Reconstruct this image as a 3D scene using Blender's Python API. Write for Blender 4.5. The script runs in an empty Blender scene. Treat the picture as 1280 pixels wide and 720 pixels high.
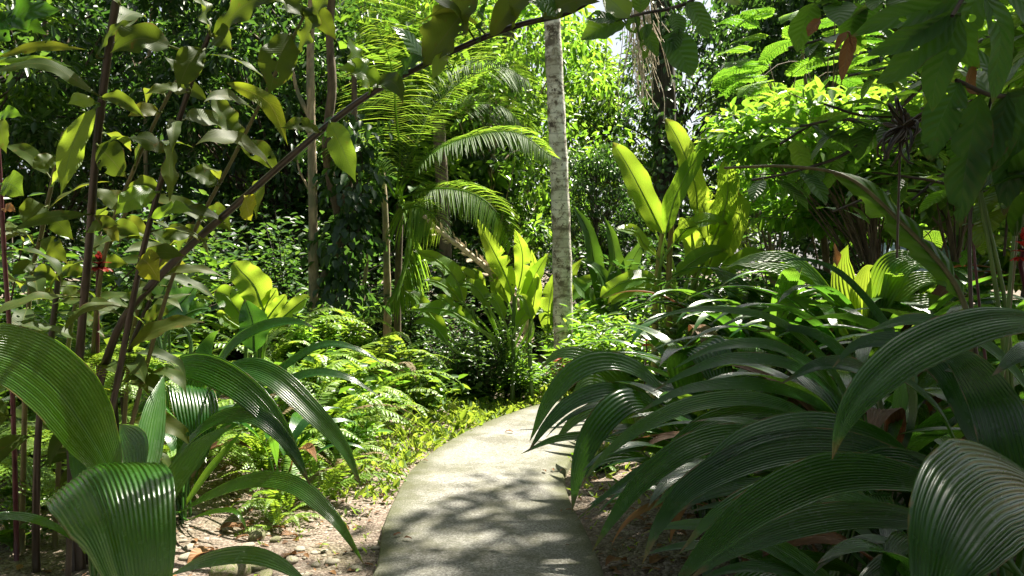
import bpy, math, random
import numpy as np
from math import radians as R, sin, cos, pi

random.seed(11)
rng = np.random.default_rng(11)
S = bpy.context.scene
COL = S.collection
F = 995.0
CAMZ = 1.5
PITCH = math.atan(20 / F)
CP, SP = cos(PITCH), sin(PITCH)
CAM = np.array([0, 0, CAMZ])


def at(px, py, Y):
    u = (px - 640) / F
    v = (360 - py) / F
    d = np.array([u, CP + v * SP, -SP + v * CP])
    return CAM + d * (Y / d[1])


def gx(px, Y):
    return (px - 640) / F * Y


def proj(p):
    d = np.asarray(p) - CAM
    zc = d[1] * CP - d[2] * SP
    yc = d[1] * SP + d[2] * CP
    return 640 + F * d[0] / zc, 360 - F * yc / zc


def unit(v):
    v = np.asarray(v, float)
    return v / (np.linalg.norm(v, axis=-1, keepdims=True) + 1e-12)


# ------------------------------------------------------------------ mesh builder
class MB:
    def __init__(self):
        self.V, self.Q, self.T, self.U, self.R, self.n = [], [], [], [], [], 0

    def add(self, V, Q=None, T=None, uv=None, r=0.5):
        V = np.asarray(V, float).reshape(-1, 3)
        n = len(V)
        self.V.append(V)
        if Q is not None and len(Q):
            self.Q.append(np.asarray(Q, int).reshape(-1, 4) + self.n)
        if T is not None and len(T):
            self.T.append(np.asarray(T, int).reshape(-1, 3) + self.n)
        self.U.append(np.full((n, 2), 0.5) if uv is None else np.asarray(uv, float).reshape(-1, 2))
        self.R.append(np.full(n, r) if np.isscalar(r) else np.asarray(r, float))
        self.n += n

    def mesh(self, name, org=(0, 0, 0), smooth=True):
        V = np.concatenate(self.V) - np.asarray(org)
        U = np.concatenate(self.U)
        Rr = np.concatenate(self.R)
        Q = np.concatenate(self.Q) if self.Q else np.zeros((0, 4), int)
        T = np.concatenate(self.T) if self.T else np.zeros((0, 3), int)
        loops = np.concatenate([Q.ravel(), T.ravel()]).astype(np.int32)
        tot = np.concatenate([np.full(len(Q), 4), np.full(len(T), 3)]).astype(np.int32)
        start = np.concatenate([[0], np.cumsum(tot)[:-1]]).astype(np.int32)
        me = bpy.data.meshes.new(name)
        me.vertices.add(len(V))
        me.vertices.foreach_set('co', V.astype(np.float32).ravel())
        me.loops.add(len(loops))
        me.loops.foreach_set('vertex_index', loops)
        me.polygons.add(len(tot))
        me.polygons.foreach_set('loop_start', start)
        me.polygons.foreach_set('loop_total', tot)
        me.polygons.foreach_set('use_smooth', np.full(len(tot), smooth))
        uvl = me.uv_layers.new(name='UVMap')
        uvl.data.foreach_set('uv', U[loops].astype(np.float32).ravel())
        a = me.attributes.new('rnd', 'FLOAT', 'POINT')
        a.data.foreach_set('value', Rr.astype(np.float32))
        me.update(calc_edges=True)
        me.validate()
        return me


ORG = {}


def thing(name, label, cat, loc=(0, 0, 0), group=None):
    o = bpy.data.objects.new(name, None)
    o.empty_display_size = 0.1
    COL.objects.link(o)
    o.location = loc
    o['label'] = label
    o['category'] = cat
    if group:
        o['group'] = group
    ORG[o.name] = np.asarray(loc, float)
    return o


def part(name, mb, mat, parent, smooth=True, label=None):
    me = mb.mesh(name, ORG[parent.name], smooth)
    me.materials.append(mat)
    o = bpy.data.objects.new(name, me)
    COL.objects.link(o)
    o.parent = parent
    ORG[o.name] = ORG[parent.name]
    if label:
        o['label'] = label
    return o


def solo(name, mb, mat, label=None, cat=None, group=None, kind=None, loc=(0, 0, 0), smooth=True):
    me = mb.mesh(name, loc, smooth)
    me.materials.append(mat)
    o = bpy.data.objects.new(name, me)
    COL.objects.link(o)
    o.location = loc
    if label:
        o['label'] = label
    if cat:
        o['category'] = cat
    if group:
        o['group'] = group
    if kind:
        o['kind'] = kind
    return o


def copy_tree(o, loc, rz=0., sc=1., label=None, sz=None):
    r = o.copy()
    COL.objects.link(r)
    r.location = loc
    r.rotation_euler = (0, 0, rz)
    r.scale = (sc, sc, sz or sc)
    if label:
        r['label'] = label
    for ch in list(o.children):
        c = ch.copy()
        COL.objects.link(c)
        c.parent = r
        for g in list(ch.children):
            d = g.copy()
            COL.objects.link(d)
            d.parent = c
    return r


# ------------------------------------------------------------------ shapes
def resample(P, n):
    P = np.asarray(P, float)
    if len(P) == 2:
        return P[0] + (P[1] - P[0]) * np.linspace(0, 1, n)[:, None]
    pts = np.vstack([2 * P[0] - P[1], P, 2 * P[-1] - P[-2]])
    out = []
    for i in range(1, len(pts) - 2):
        p0, p1, p2, p3 = pts[i - 1:i + 3]
        for t in np.linspace(0, 1, 14, endpoint=False):
            out.append(.5 * ((2 * p1) + (p2 - p0) * t + (2 * p0 - 5 * p1 + 4 * p2 - p3) * t * t + (3 * p1 - p0 - 3 * p2 + p3) * t ** 3))
    out.append(pts[-2])
    out = np.array(out)
    d = np.concatenate([[0], np.cumsum(np.linalg.norm(np.diff(out, axis=0), axis=1))])
    s = np.linspace(0, d[-1], n)
    return np.stack([np.interp(s, d, out[:, k]) for k in range(3)], 1)


def tangents(C):
    return unit(np.gradient(C, axis=0))


PROF = {
    'plic': ([0, .06, .15, .3, .45, .6, .75, .87, .95, 1], [.1, .28, .58, .9, 1, .94, .74, .42, .17, .01]),
    'lance': ([0, .04, .1, .2, .35, .5, .65, .78, .88, .95, 1], [.04, .2, .48, .78, .97, 1, .88, .6, .26, .09, .01]),
    'heli': ([0, .05, .12, .25, .4, .55, .7, .82, .92, 1], [.06, .3, .58, .9, 1, .95, .78, .52, .24, .01]),
    'oval': ([0, .04, .1, .2, .35, .5, .65, .8, .9, .96, 1], [.04, .25, .55, .82, .98, 1, .9, .64, .36, .16, .01]),
    'paddle': ([0, .05, .1, .2, .4, .6, .8, .9, .96, 1], [.06, .4, .66, .88, 1, .98, .85, .62, .34, .02]),
    'heart': ([0, .03, .1, .2, .35, .5, .7, .85, .95, 1], [.35, .75, .95, 1, .95, .8, .5, .24, .07, .01]),
    'strap': ([0, .1, .3, .5, .7, .85, 1], [.35, .65, .95, 1, .85, .55, .02]),
}


def frame(C, roll=0., h=None):
    T = tangents(C)
    if h is None:
        h = C[-1] - C[0]
        h = np.array([h[0], h[1], 0])
        if np.linalg.norm(h) < 1e-3:
            h = np.array([1., 0, 0])
    h = unit(h)
    p = np.cross(h, [0, 0, 1.])
    side = unit(p - T * (T @ p)[:, None])
    N = np.cross(side, T)
    if N[len(N) // 3] [2] < 0:
        N = -N
        side = -side
    if roll:
        m = len(C) // 2
        v = unit(CAM - C[m])
        best = None
        for sgn in (1, -1):
            a = R(roll) * sgn
            n2 = N * cos(a) - side * sin(a)
            s2 = side * cos(a) + N * sin(a)
            k = n2[m] @ v
            if best is None or k > best[0]:
                best = (k, s2, n2)
        side, N = best[1], best[2]
    return T, side, N


def ribbon(mb, C, w, prof='plic', roll=0., across=7, pleats=0, pamp=.02, cup=.1, wave=0., wk=20., tears=0, r=.5, h=None, curl=0.):
    """a leaf blade along the centre line C, real width w, cupped, pleated, wavy"""
    n = len(C)
    t = np.linspace(0, 1, n)
    W = np.interp(t, *PROF[prof]) * w
    T, side, N = frame(C, roll, h)
    if pleats:
        across = 4 * pleats + 1
    s = np.linspace(-.5, .5, across)
    wl = np.ones((n, across))
    if tears:
        for _ in range(tears):
            i = random.randint(int(n * .15), int(n * .9))
            if random.random() < .5:
                wl[i, :across // 2] *= random.uniform(.25, .8)
            else:
                wl[i, across // 2 + 1:] *= random.uniform(.25, .8)
    for sd_ in (0, 1):
        kw_ = .35 if pleats else 1.
        wob = 1 + kw_ * .07 * np.sin(t * rng.uniform(5, 11) + rng.uniform(0, 6)) + kw_ * .04 * np.sin(t * rng.uniform(14, 26) + rng.uniform(0, 6))
        half = slice(0, across // 2) if sd_ == 0 else slice(across // 2 + 1, None)
        wl[:, half] *= wob[:, None]
    X = s[None, :] * W[:, None] * wl
    Zo = cup * W[:, None] * (np.abs(2 * s)[None, :] ** 1.4) * .5
    if curl:
        Zo = Zo - curl * W[:, None] * (np.abs(2 * s)[None, :] ** 3) * .5
    if pleats:
        z = np.sin(np.arange(across) * pi / 2)
        am = np.interp(np.arange(across), np.arange(0, across + 6, 6), rng.uniform(.45, 1.3, len(np.arange(0, across + 6, 6))))
        Zo = Zo + (z * am)[None, :] * pamp * W[:, None] * .5
        Zo = Zo + .012 * W[:, None] * np.sin(5 * t[:, None] * rng.uniform(.6, 1.6) + 3 * s[None, :] + rng.uniform(0, 6)) * rng.uniform(0, 1.6)
    if wave:
        ph = random.uniform(0, 6)
        Zo = Zo + wave * W[:, None] * (2 * s)[None, :] ** 2 * np.sin(wk * t[:, None] + ph + (s[None, :] > 0) * 2.1)
    V = C[:, None, :] + side[:, None, :] * X[..., None] + N[:, None, :] * Zo[..., None]
    idx = np.arange(n * across).reshape(n, across)
    Q = np.stack([idx[:-1, :-1], idx[:-1, 1:], idx[1:, 1:], idx[1:, :-1]], -1).reshape(-1, 4)
    uv = np.stack([np.broadcast_to(s[None, :] + .5, (n, across)), np.broadcast_to(t[:, None], (n, across))], -1)
    mb.add(V, Q, uv=uv, r=r)


def tube(mb, C, rad, k=6, r=.5, uv=None, cap=False):
    C = np.asarray(C, float)
    n = len(C)
    rad = np.broadcast_to(np.asarray(rad, float), (n,)) if np.ndim(rad) else np.full(n, rad)
    T = tangents(C)
    ref = np.array([0, 0, 1.]) if abs(T[0][2]) < .9 else np.array([1., 0, 0])
    A = np.zeros((n, 3))
    a = unit(np.cross(T[0], ref))
    for i in range(n):
        a = unit(a - T[i] * (a @ T[i]))
        A[i] = a
    B = np.cross(T, A)
    th = np.arange(k) * 2 * pi / k
    V = C[:, None, :] + rad[:, None, None] * (A[:, None, :] * np.cos(th)[None, :, None] + B[:, None, :] * np.sin(th)[None, :, None])
    idx = np.arange(n * k).reshape(n, k)
    nx = np.roll(idx, -1, 1)
    Q = np.stack([idx[:-1], nx[:-1], nx[1:], idx[1:]], -1).reshape(-1, 4)
    if uv is None:
        U = np.stack([np.broadcast_to(np.arange(k) / k, (n, k)), np.broadcast_to(np.linspace(0, 1, n)[:, None], (n, k))], -1)
    else:
        U = np.broadcast_to(np.array(uv, float), (n * k, 2))
    mb.add(V, Q, uv=U, r=r)
    if cap:
        for e, sgn in ((0, -1), (n - 1, 1)):
            c = C[e] + T[e] * sgn * rad[e] * .25
            o = V[e]
            mb.add(np.vstack([o, c]), T=[(i, (i + 1) % k, k) for i in range(k)], r=r)


def bez(p0, p1, p2, p3, n):
    t = np.linspace(0, 1, n)[:, None]
    return (1 - t) ** 3 * p0 + 3 * (1 - t) ** 2 * t * p1 + 3 * (1 - t) * t * t * p2 + t ** 3 * p3


def cards(mb, C, D, N, L, W, r, fold=.2):
    """many folded leaf blades at once"""
    C = np.asarray(C, float)
    n = len(C)
    D = unit(D)
    s = unit(np.cross(D, N))
    N = np.cross(s, D)
    L = np.broadcast_to(L, (n,))[:, None]
    W = np.broadcast_to(W, (n,))[:, None]
    up = N * W * fold
    V = np.stack([C, C + .32 * L * D + .5 * W * s + up, C + .7 * L * D + .36 * W * s + up * .7 - N * L * .04,
                  C + L * D - N * L * .12, C + .7 * L * D - .36 * W * s + up * .7 - N * L * .04, C + .32 * L * D - .5 * W * s + up], 1)
    b = np.arange(n)[:, None] * 6
    Q = np.concatenate([b + np.array([[0, 1, 2, 3]]), b + np.array([[0, 3, 4, 5]])])
    uv = np.tile(np.array([[.5, 0], [1, .32], [.86, .7], [.5, 1], [.14, .7], [0, .32]]), (n, 1))
    rr = np.repeat(np.broadcast_to(r, (n,)), 6)
    mb.add(V, Q, uv=uv, r=rr)


def arch(base, az, el0, L, droop, n=20, p=1.4, twist=0.):
    t = np.linspace(0, 1, n)
    el = R(el0) - R(droop) * t ** p
    a = R(az) + R(twist) * t
    d = np.stack([np.cos(el) * np.sin(a), np.cos(el) * np.cos(a), np.sin(el)], 1)
    st = L / (n - 1)
    return np.asarray(base, float) + np.concatenate([np.zeros((1, 3)), np.cumsum(d[:-1] * st, 0)])


def rdir(n):
    v = rng.normal(size=(n, 3))
    return unit(v)


# ------------------------------------------------------------------ materials
def nt(name):
    m = bpy.data.materials.new(name)
    m.use_nodes = True
    t = m.node_tree
    t.nodes.clear()
    out = t.nodes.new('ShaderNodeOutputMaterial')
    return m, t, out


def ramp(t, stops, fac):
    n = t.nodes.new('ShaderNodeValToRGB')
    cr = n.color_ramp
    while len(cr.elements) < len(stops):
        cr.elements.new(.5)
    for e, (p, c) in zip(cr.elements, stops):
        e.position = p
        e.color = (*c, 1)
    t.links.new(fac, n.inputs[0])
    return n.outputs[0]


def math_(t, op, a, b=None, clamp=False):
    n = t.nodes.new('ShaderNodeMath')
    n.operation = op
    n.use_clamp = clamp
    for i, v in enumerate((a, b)):
        if v is None:
            continue
        if isinstance(v, (int, float)):
            n.inputs[i].default_value = v
        else:
            t.links.new(v, n.inputs[i])
    return n.outputs[0]


def mixc(t, f, a, b, mode='MIX'):
    n = t.nodes.new('ShaderNodeMix')
    n.data_type = 'RGBA'
    n.blend_type = mode
    for i, v in ((0, f), (6, a), (7, b)):
        if isinstance(v, (int, float)):
            n.inputs[i].default_value = v
        elif isinstance(v, tuple):
            n.inputs[i].default_value = (*v, 1)
        else:
            t.links.new(v, n.inputs[i])
    return n.outputs[2]


def noise(t, scale, detail=3., coord='Object', rough=.55):
    tc = t.nodes.new('ShaderNodeTexCoord')
    n = t.nodes.new('ShaderNodeTexNoise')
    n.inputs['Scale'].default_value = scale
    n.inputs['Detail'].default_value = detail
    n.inputs['Roughness'].default_value = rough
    t.links.new(tc.outputs[coord], n.inputs['Vector'])
    return n.outputs[0]


def leafmat(name, cols, tcols, tf=.4, rough=.4, spec=.5, rib=(.1, .2, .04), ribw=.03, veins=0, vdir='side', spots=0., spotc=(.2, .12, .03), coat=0., vstr=.25, tip=.0, holes=0.):
    """cols: three blade colours (low rnd .. high rnd), tcols: the colours light takes going through"""
    m, t, out = nt(name)
    at_ = t.nodes.new('ShaderNodeAttribute')
    at_.attribute_name = 'rnd'
    oi = t.nodes.new('ShaderNodeObjectInfo')
    ns = noise(t, 9., 4.)
    f = math_(t, 'ADD', math_(t, 'MULTIPLY', at_.outputs['Fac'], .62), math_(t, 'MULTIPLY', oi.outputs['Random'], .26))
    f = math_(t, 'ADD', f, math_(t, 'MULTIPLY', math_(t, 'SUBTRACT', ns, .5), .5), True)
    base = ramp(t, [(.08, cols[0]), (.5, cols[1]), (.92, cols[2])], f)
    trc = ramp(t, [(.08, tcols[0]), (.5, tcols[1]), (.92, tcols[2])], f)
    uv = t.nodes.new('ShaderNodeUVMap')
    sep = t.nodes.new('ShaderNodeSeparateXYZ')
    t.links.new(uv.outputs[0], sep.inputs[0])
    du = math_(t, 'ABSOLUTE', math_(t, 'SUBTRACT', sep.outputs[0], .5))
    if ribw:
        rm = math_(t, 'LESS_THAN', du, ribw)
        base = mixc(t, math_(t, 'MULTIPLY', rm, .7), base, rib)
        trc = mixc(t, math_(t, 'MULTIPLY', rm, .5), trc, rib)
    if spots:
        n2 = noise(t, 22., 5., rough=.7)
        sm = ramp(t, [(.60, (0, 0, 0)), (.70, (1, 1, 1))], n2)
        base = mixc(t, math_(t, 'MULTIPLY', sm, spots), base, spotc)
        trc = mixc(t, math_(t, 'MULTIPLY', sm, spots), trc, spotc)
    if tip:
        tn = noise(t, 13., 4.)
        tv = math_(t, 'ADD', sep.outputs[1], math_(t, 'MULTIPLY', math_(t, 'SUBTRACT', tn, .5), .3))
        te = math_(t, 'ADD', math_(t, 'MULTIPLY', du, 1.9), math_(t, 'MULTIPLY', math_(t, 'SUBTRACT', tn, .5), .5))
        tm = math_(t, 'MAXIMUM', ramp(t, [(.94, (0, 0, 0)), (1., (1, 1, 1))], tv), ramp(t, [(1.0 - .06, (0, 0, 0)), (1., (1, 1, 1))], te))
        tm = math_(t, 'MULTIPLY', tm, tip)
        base = mixc(t, tm, base, (.17, .11, .045))
        trc = mixc(t, tm, trc, (.2, .12, .04))
    pr = t.nodes.new('ShaderNodeBsdfPrincipled')
    t.links.new(base, pr.inputs['Base Color'])
    n3 = noise(t, 30., 3.)
    t.links.new(math_(t, 'ADD', math_(t, 'MULTIPLY', n3, .22), rough - .11), pr.inputs['Roughness'])
    pr.inputs['Specular IOR Level'].default_value = spec
    tr = t.nodes.new('ShaderNodeBsdfTranslucent')
    t.links.new(trc, tr.inputs[0])
    if veins:
        if vdir == 'side':
            a = math_(t, 'SUBTRACT', sep.outputs[1], math_(t, 'MULTIPLY', du, .35))
        else:
            a = sep.outputs[0]
        wv = math_(t, 'SINE', math_(t, 'MULTIPLY', a, veins * 2 * pi))
        bp = t.nodes.new('ShaderNodeBump')
        bp.inputs['Strength'].default_value = vstr
        bp.inputs['Distance'].default_value = .006
        t.links.new(wv, bp.inputs['Height'])
        t.links.new(bp.outputs[0], pr.inputs['Normal'])
    mx = t.nodes.new('ShaderNodeMixShader')
    mx.inputs[0].default_value = tf
    t.links.new(pr.outputs[0], mx.inputs[1])
    t.links.new(tr.outputs[0], mx.inputs[2])
    if holes:
        tc = t.nodes.new('ShaderNodeTexCoord')
        vo = t.nodes.new('ShaderNodeTexVoronoi')
        vo.inputs['Scale'].default_value = 26
        t.links.new(tc.outputs['Object'], vo.inputs['Vector'])
        sc = t.nodes.new('ShaderNodeSeparateColor')
        t.links.new(vo.outputs['Color'], sc.inputs[0])
        sel = math_(t, 'GREATER_THAN', sc.outputs[0], 1 - holes)
        hole = math_(t, 'MULTIPLY', sel, math_(t, 'LESS_THAN', vo.outputs['Distance'], math_(t, 'MULTIPLY', sc.outputs[1], .42)))
        tp = t.nodes.new('ShaderNodeBsdfTransparent')
        m2 = t.nodes.new('ShaderNodeMixShader')
        t.links.new(hole, m2.inputs[0])
        t.links.new(mx.outputs[0], m2.inputs[1])
        t.links.new(tp.outputs[0], m2.inputs[2])
        mx = m2
    t.links.new(mx.outputs[0], out.inputs[0])
    return m


def solid(name, c1, c2, scale=8., rough=.7, bump=.3, stretch=(1, 1, 1), spec=.4, thr=(.35, .65), c3=None, bdist=.01, det=6.):
    m, t, out = nt(name)
    tc = t.nodes.new('ShaderNodeTexCoord')
    mp = t.nodes.new('ShaderNodeMapping')
    mp.inputs['Scale'].default_value = stretch
    t.links.new(tc.outputs['Object'], mp.inputs[0])
    n = t.nodes.new('ShaderNodeTexNoise')
    n.inputs['Scale'].default_value = scale
    n.inputs['Detail'].default_value = det
    n.inputs['Roughness'].default_value = .62
    t.links.new(mp.outputs[0], n.inputs['Vector'])
    col = ramp(t, [(thr[0], c1), (thr[1], c2)], n.outputs[0])
    if c3:
        n2 = t.nodes.new('ShaderNodeTexNoise')
        n2.inputs['Scale'].default_value = scale * .35
        n2.inputs['Detail'].default_value = 4
        t.links.new(mp.outputs[0], n2.inputs['Vector'])
        col = mixc(t, ramp(t, [(.5, (0, 0, 0)), (.62, (1, 1, 1))], n2.outputs[0]), col, c3)
    pr = t.nodes.new('ShaderNodeBsdfPrincipled')
    t.links.new(col, pr.inputs['Base Color'])
    pr.inputs['Roughness'].default_value = rough
    pr.inputs['Specular IOR Level'].default_value = spec
    if bump:
        bp = t.nodes.new('ShaderNodeBump')
        bp.inputs['Strength'].default_value = bump
        bp.inputs['Distance'].default_value = bdist
        t.links.new(n.outputs[0], bp.inputs['Height'])
        t.links.new(bp.outputs[0], pr.inputs['Normal'])
    t.links.new(pr.outputs[0], out.inputs[0])
    return m


M = {}
M['plic'] = leafmat('palm grass leaf', [(.007, .042, .004), (.013, .068, .006), (.032, .11, .01)],
                    [(.10, .30, .02), (.18, .42, .03), (.34, .55, .04)], .32, .25, .72, rib=(.05, .13, .02), ribw=.012, spots=.4, spotc=(.08, .11, .03), tip=.8)
M['ginger'] = leafmat('ginger leaf', [(.026, .05, .010), (.042, .07, .013), (.07, .078, .016)],
                      [(.10, .16, .012), (.19, .25, .018), (.36, .34, .03)], .5, .5, .2, rib=(.12, .14, .04), ribw=.018, veins=26, vstr=.1, tip=.7, holes=.12, spots=.75, spotc=(.16, .10, .02))
M['gingergreen'] = leafmat('green ginger leaf', [(.035, .09, .015), (.06, .13, .02), (.1, .17, .03)],
                           [(.2, .4, .02), (.36, .55, .03), (.5, .6, .05)], .5, .38, .5, rib=(.15, .25, .05), ribw=.02, veins=24, spots=.5, spotc=(.3, .28, .03))
M['yellow'] = leafmat('yellowing leaf', [(.13, .17, .02), (.24, .24, .02), (.42, .36, .03)],
                      [(.3, .38, .02), (.5, .48, .02), (.72, .58, .03)], .5, .5, .3, rib=(.45, .4, .1), ribw=.02, veins=22, spots=.6, spotc=(.2, .24, .02))
M['banana'] = leafmat('banana leaf', [(.06, .16, .02), (.085, .21, .025), (.13, .27, .03)],
                      [(.33, .58, .03), (.45, .68, .04), (.58, .74, .06)], .5, .36, .5, rib=(.3, .42, .12), ribw=.03, veins=34, vstr=.8, tip=.7, holes=.04, spots=.3, spotc=(.2, .2, .04))
M['fern'] = leafmat('fern frond', [(.07, .16, .02), (.14, .25, .03), (.25, .32, .06)],
                    [(.25, .42, .03), (.38, .55, .04), (.5, .6, .06)], .42, .42, .4, ribw=0)
M['palmleaf'] = leafmat('palm leaflet', [(.04, .1, .015), (.07, .15, .02), (.11, .19, .025)],
                        [(.2, .38, .03), (.32, .5, .04), (.45, .56, .05)], .55, .5, .15, ribw=.05, rib=(.15, .2, .04))
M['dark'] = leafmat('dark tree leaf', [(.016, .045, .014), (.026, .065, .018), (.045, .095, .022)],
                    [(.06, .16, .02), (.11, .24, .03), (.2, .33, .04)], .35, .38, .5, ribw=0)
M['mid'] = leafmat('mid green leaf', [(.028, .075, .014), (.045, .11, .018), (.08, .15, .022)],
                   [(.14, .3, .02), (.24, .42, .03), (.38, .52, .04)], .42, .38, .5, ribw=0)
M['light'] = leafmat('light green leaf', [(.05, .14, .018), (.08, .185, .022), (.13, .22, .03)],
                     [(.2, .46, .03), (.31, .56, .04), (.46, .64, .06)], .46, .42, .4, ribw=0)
M['over'] = leafmat('broad shade leaf', [(.022, .075, .012), (.034, .1, .016), (.06, .13, .02)],
                    [(.10, .26, .015), (.17, .36, .02), (.3, .44, .03)], .42, .42, .4, rib=(.08, .16, .04), ribw=.014, veins=9, vstr=.5, tip=.6, holes=.16, spots=.45, spotc=(.1, .11, .03))
M['alo'] = leafmat('elephant ear leaf', [(.03, .1, .03), (.045, .13, .035), (.07, .17, .04)],
                   [(.14, .36, .04), (.22, .45, .05), (.3, .5, .06)], .3, .25, .6, rib=(.15, .26, .1), ribw=.02, veins=8)
M['maroon'] = leafmat('maroon leaf', [(.05, .016, .014), (.08, .03, .02), (.09, .1, .03)],
                      [(.3, .04, .03), (.4, .08, .04), (.45, .3, .06)], .4, .35, .5, ribw=.03, rib=(.3, .08, .06))
M['grass'] = leafmat('ground cover leaf', [(.06, .12, .02), (.1, .18, .025), (.2, .24, .05)],
                     [(.3, .45, .03), (.42, .55, .05), (.55, .6, .1)], .4, .5, .3, ribw=0)
M['dry'] = leafmat('dry leaf', [(.09, .045, .02), (.2, .1, .04), (.32, .17, .07)],
                   [(.15, .06, .02), (.25, .1, .03), (.35, .16, .04)], .2, .6, .3, ribw=.03, rib=(.2, .12, .06), veins=10)
M['red'] = leafmat('red bract', [(.3, .015, .012), (.45, .03, .02), (.5, .06, .02)],
                   [(.5, .03, .02), (.6, .05, .02), (.65, .1, .03)], .3, .35, .5, ribw=0)
M['darkred'] = leafmat('dark red bract', [(.09, .008, .012), (.16, .012, .015), (.2, .03, .015)],
                        [(.2, .02, .02), (.3, .03, .02), (.35, .06, .02)], .25, .45, .35, ribw=0)
M['gold'] = leafmat('gold bract edge', [(.5, .28, .02), (.55, .35, .03), (.6, .4, .04)],
                    [(.6, .4, .03), (.6, .4, .03), (.6, .4, .03)], .3, .4, .4, ribw=0)
M['stemdark'] = solid('dark ginger stem', (.012, .008, .006), (.04, .027, .015), 14, .35, .15, (1, 1, .25), .5)
M['stemolive'] = solid('olive stem', (.08, .08, .03), (.16, .14, .06), 12, .45, .15, (1, 1, .25))
M['stemgreen'] = solid('green stem', (.06, .13, .025), (.12, .2, .04), 12, .4, .1, (1, 1, .25))
M['stempurple'] = solid('purple stem', (.05, .012, .02), (.12, .04, .05), 12, .4, .1, (1, 1, .25))
M['bark'] = solid('brown bark', (.06, .045, .03), (.17, .13, .085), 16, .85, .7, (1, 1, .3))
M['barktan'] = solid('tan bark', (.2, .15, .09), (.46, .37, .24), 20, .8, .6, (1, 1, .35), c3=(.16, .17, .1))
M['barkdark'] = solid('dark bark', (.03, .026, .022), (.085, .07, .055), 12, .9, .8, (1, 1, .3))
M['barkdry'] = solid('dry root strands', (.34, .28, .19), (.6, .52, .4), 20, .9, .3)
M['banstem'] = solid('banana stem', (.16, .11, .03), (.3, .3, .07), 10, .6, .3, (1, 1, .2), c3=(.1, .17, .03))
M['wood'] = solid('fallen bamboo', (.26, .19, .11), (.5, .4, .26), 9, .7, .4, (1, 1, 1))
M['pebble'] = solid('pebble', (.16, .14, .11), (.36, .32, .26), 30, .8, .3, c3=(.22, .2, .12))
M['mossy'] = solid('mossy stone', (.1, .1, .05), (.26, .23, .15), 18, .85, .5, c3=(.1, .13, .03))
M['wall'] = solid('dark stone', (.05, .05, .06), (.12, .12, .14), 10, .85, .5)
M['post'] = solid('shelter wood', (.12, .08, .05), (.22, .16, .1), 10, .8, .3, (1, 1, .2))
M['roof'] = solid('blue grey sheet roof', (.3, .4, .55), (.45, .56, .7), 5, .45, .05)


def mottled():
    m, t, out = nt('pale mottled trunk')
    tc = t.nodes.new('ShaderNodeTexCoord')
    mp = t.nodes.new('ShaderNodeMapping')
    mp.inputs['Scale'].default_value = (1, 1, 1.15)
    t.links.new(tc.outputs['Object'], mp.inputs[0])

    def nz(sc, d, r):
        n = t.nodes.new('ShaderNodeTexNoise')
        n.inputs['Scale'].default_value = sc
        n.inputs['Detail'].default_value = d
        n.inputs['Roughness'].default_value = r
        t.links.new(mp.outputs[0], n.inputs['Vector'])
        return n.outputs[0]
    a, b, c = nz(5.5, 7, .68), nz(15, 6, .72), nz(1.6, 3, .5)
    col = ramp(t, [(.40, (.09, .07, .05)), (.45, (.48, .43, .35)), (.53, (.86, .83, .76))], a)
    col = mixc(t, ramp(t, [(.56, (0, 0, 0)), (.61, (1, 1, 1))], b), col, (.12, .09, .065))
    col = mixc(t, math_(t, 'MULTIPLY', ramp(t, [(.48, (0, 0, 0)), (.62, (1, 1, 1))], c), .6), col, (.38, .35, .26))
    wv = t.nodes.new('ShaderNodeTexWave')
    wv.bands_direction = 'Z'
    wv.inputs['Scale'].default_value = 2.4
    wv.inputs['Distortion'].default_value = 3.
    wv.inputs['Detail'].default_value = 3
    t.links.new(tc.outputs['Object'], wv.inputs[0])
    ring = ramp(t, [(.0, (1, 1, 1)), (.1, (0, 0, 0))], wv.outputs['Fac'])
    col = mixc(t, math_(t, 'MULTIPLY', ring, .35), col, (.09, .07, .05))
    pr = t.nodes.new('ShaderNodeBsdfPrincipled')
    t.links.new(col, pr.inputs['Base Color'])
    pr.inputs['Roughness'].default_value = .85
    bp = t.nodes.new('ShaderNodeBump')
    bp.inputs['Strength'].default_value = .5
    bp.inputs['Distance'].default_value = .02
    t.links.new(math_(t, 'ADD', a, b), bp.inputs['Height'])
    t.links.new(bp.outputs[0], pr.inputs['Normal'])
    t.links.new(pr.outputs[0], out.inputs[0])
    return m


M['mottled'] = mottled()


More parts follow.
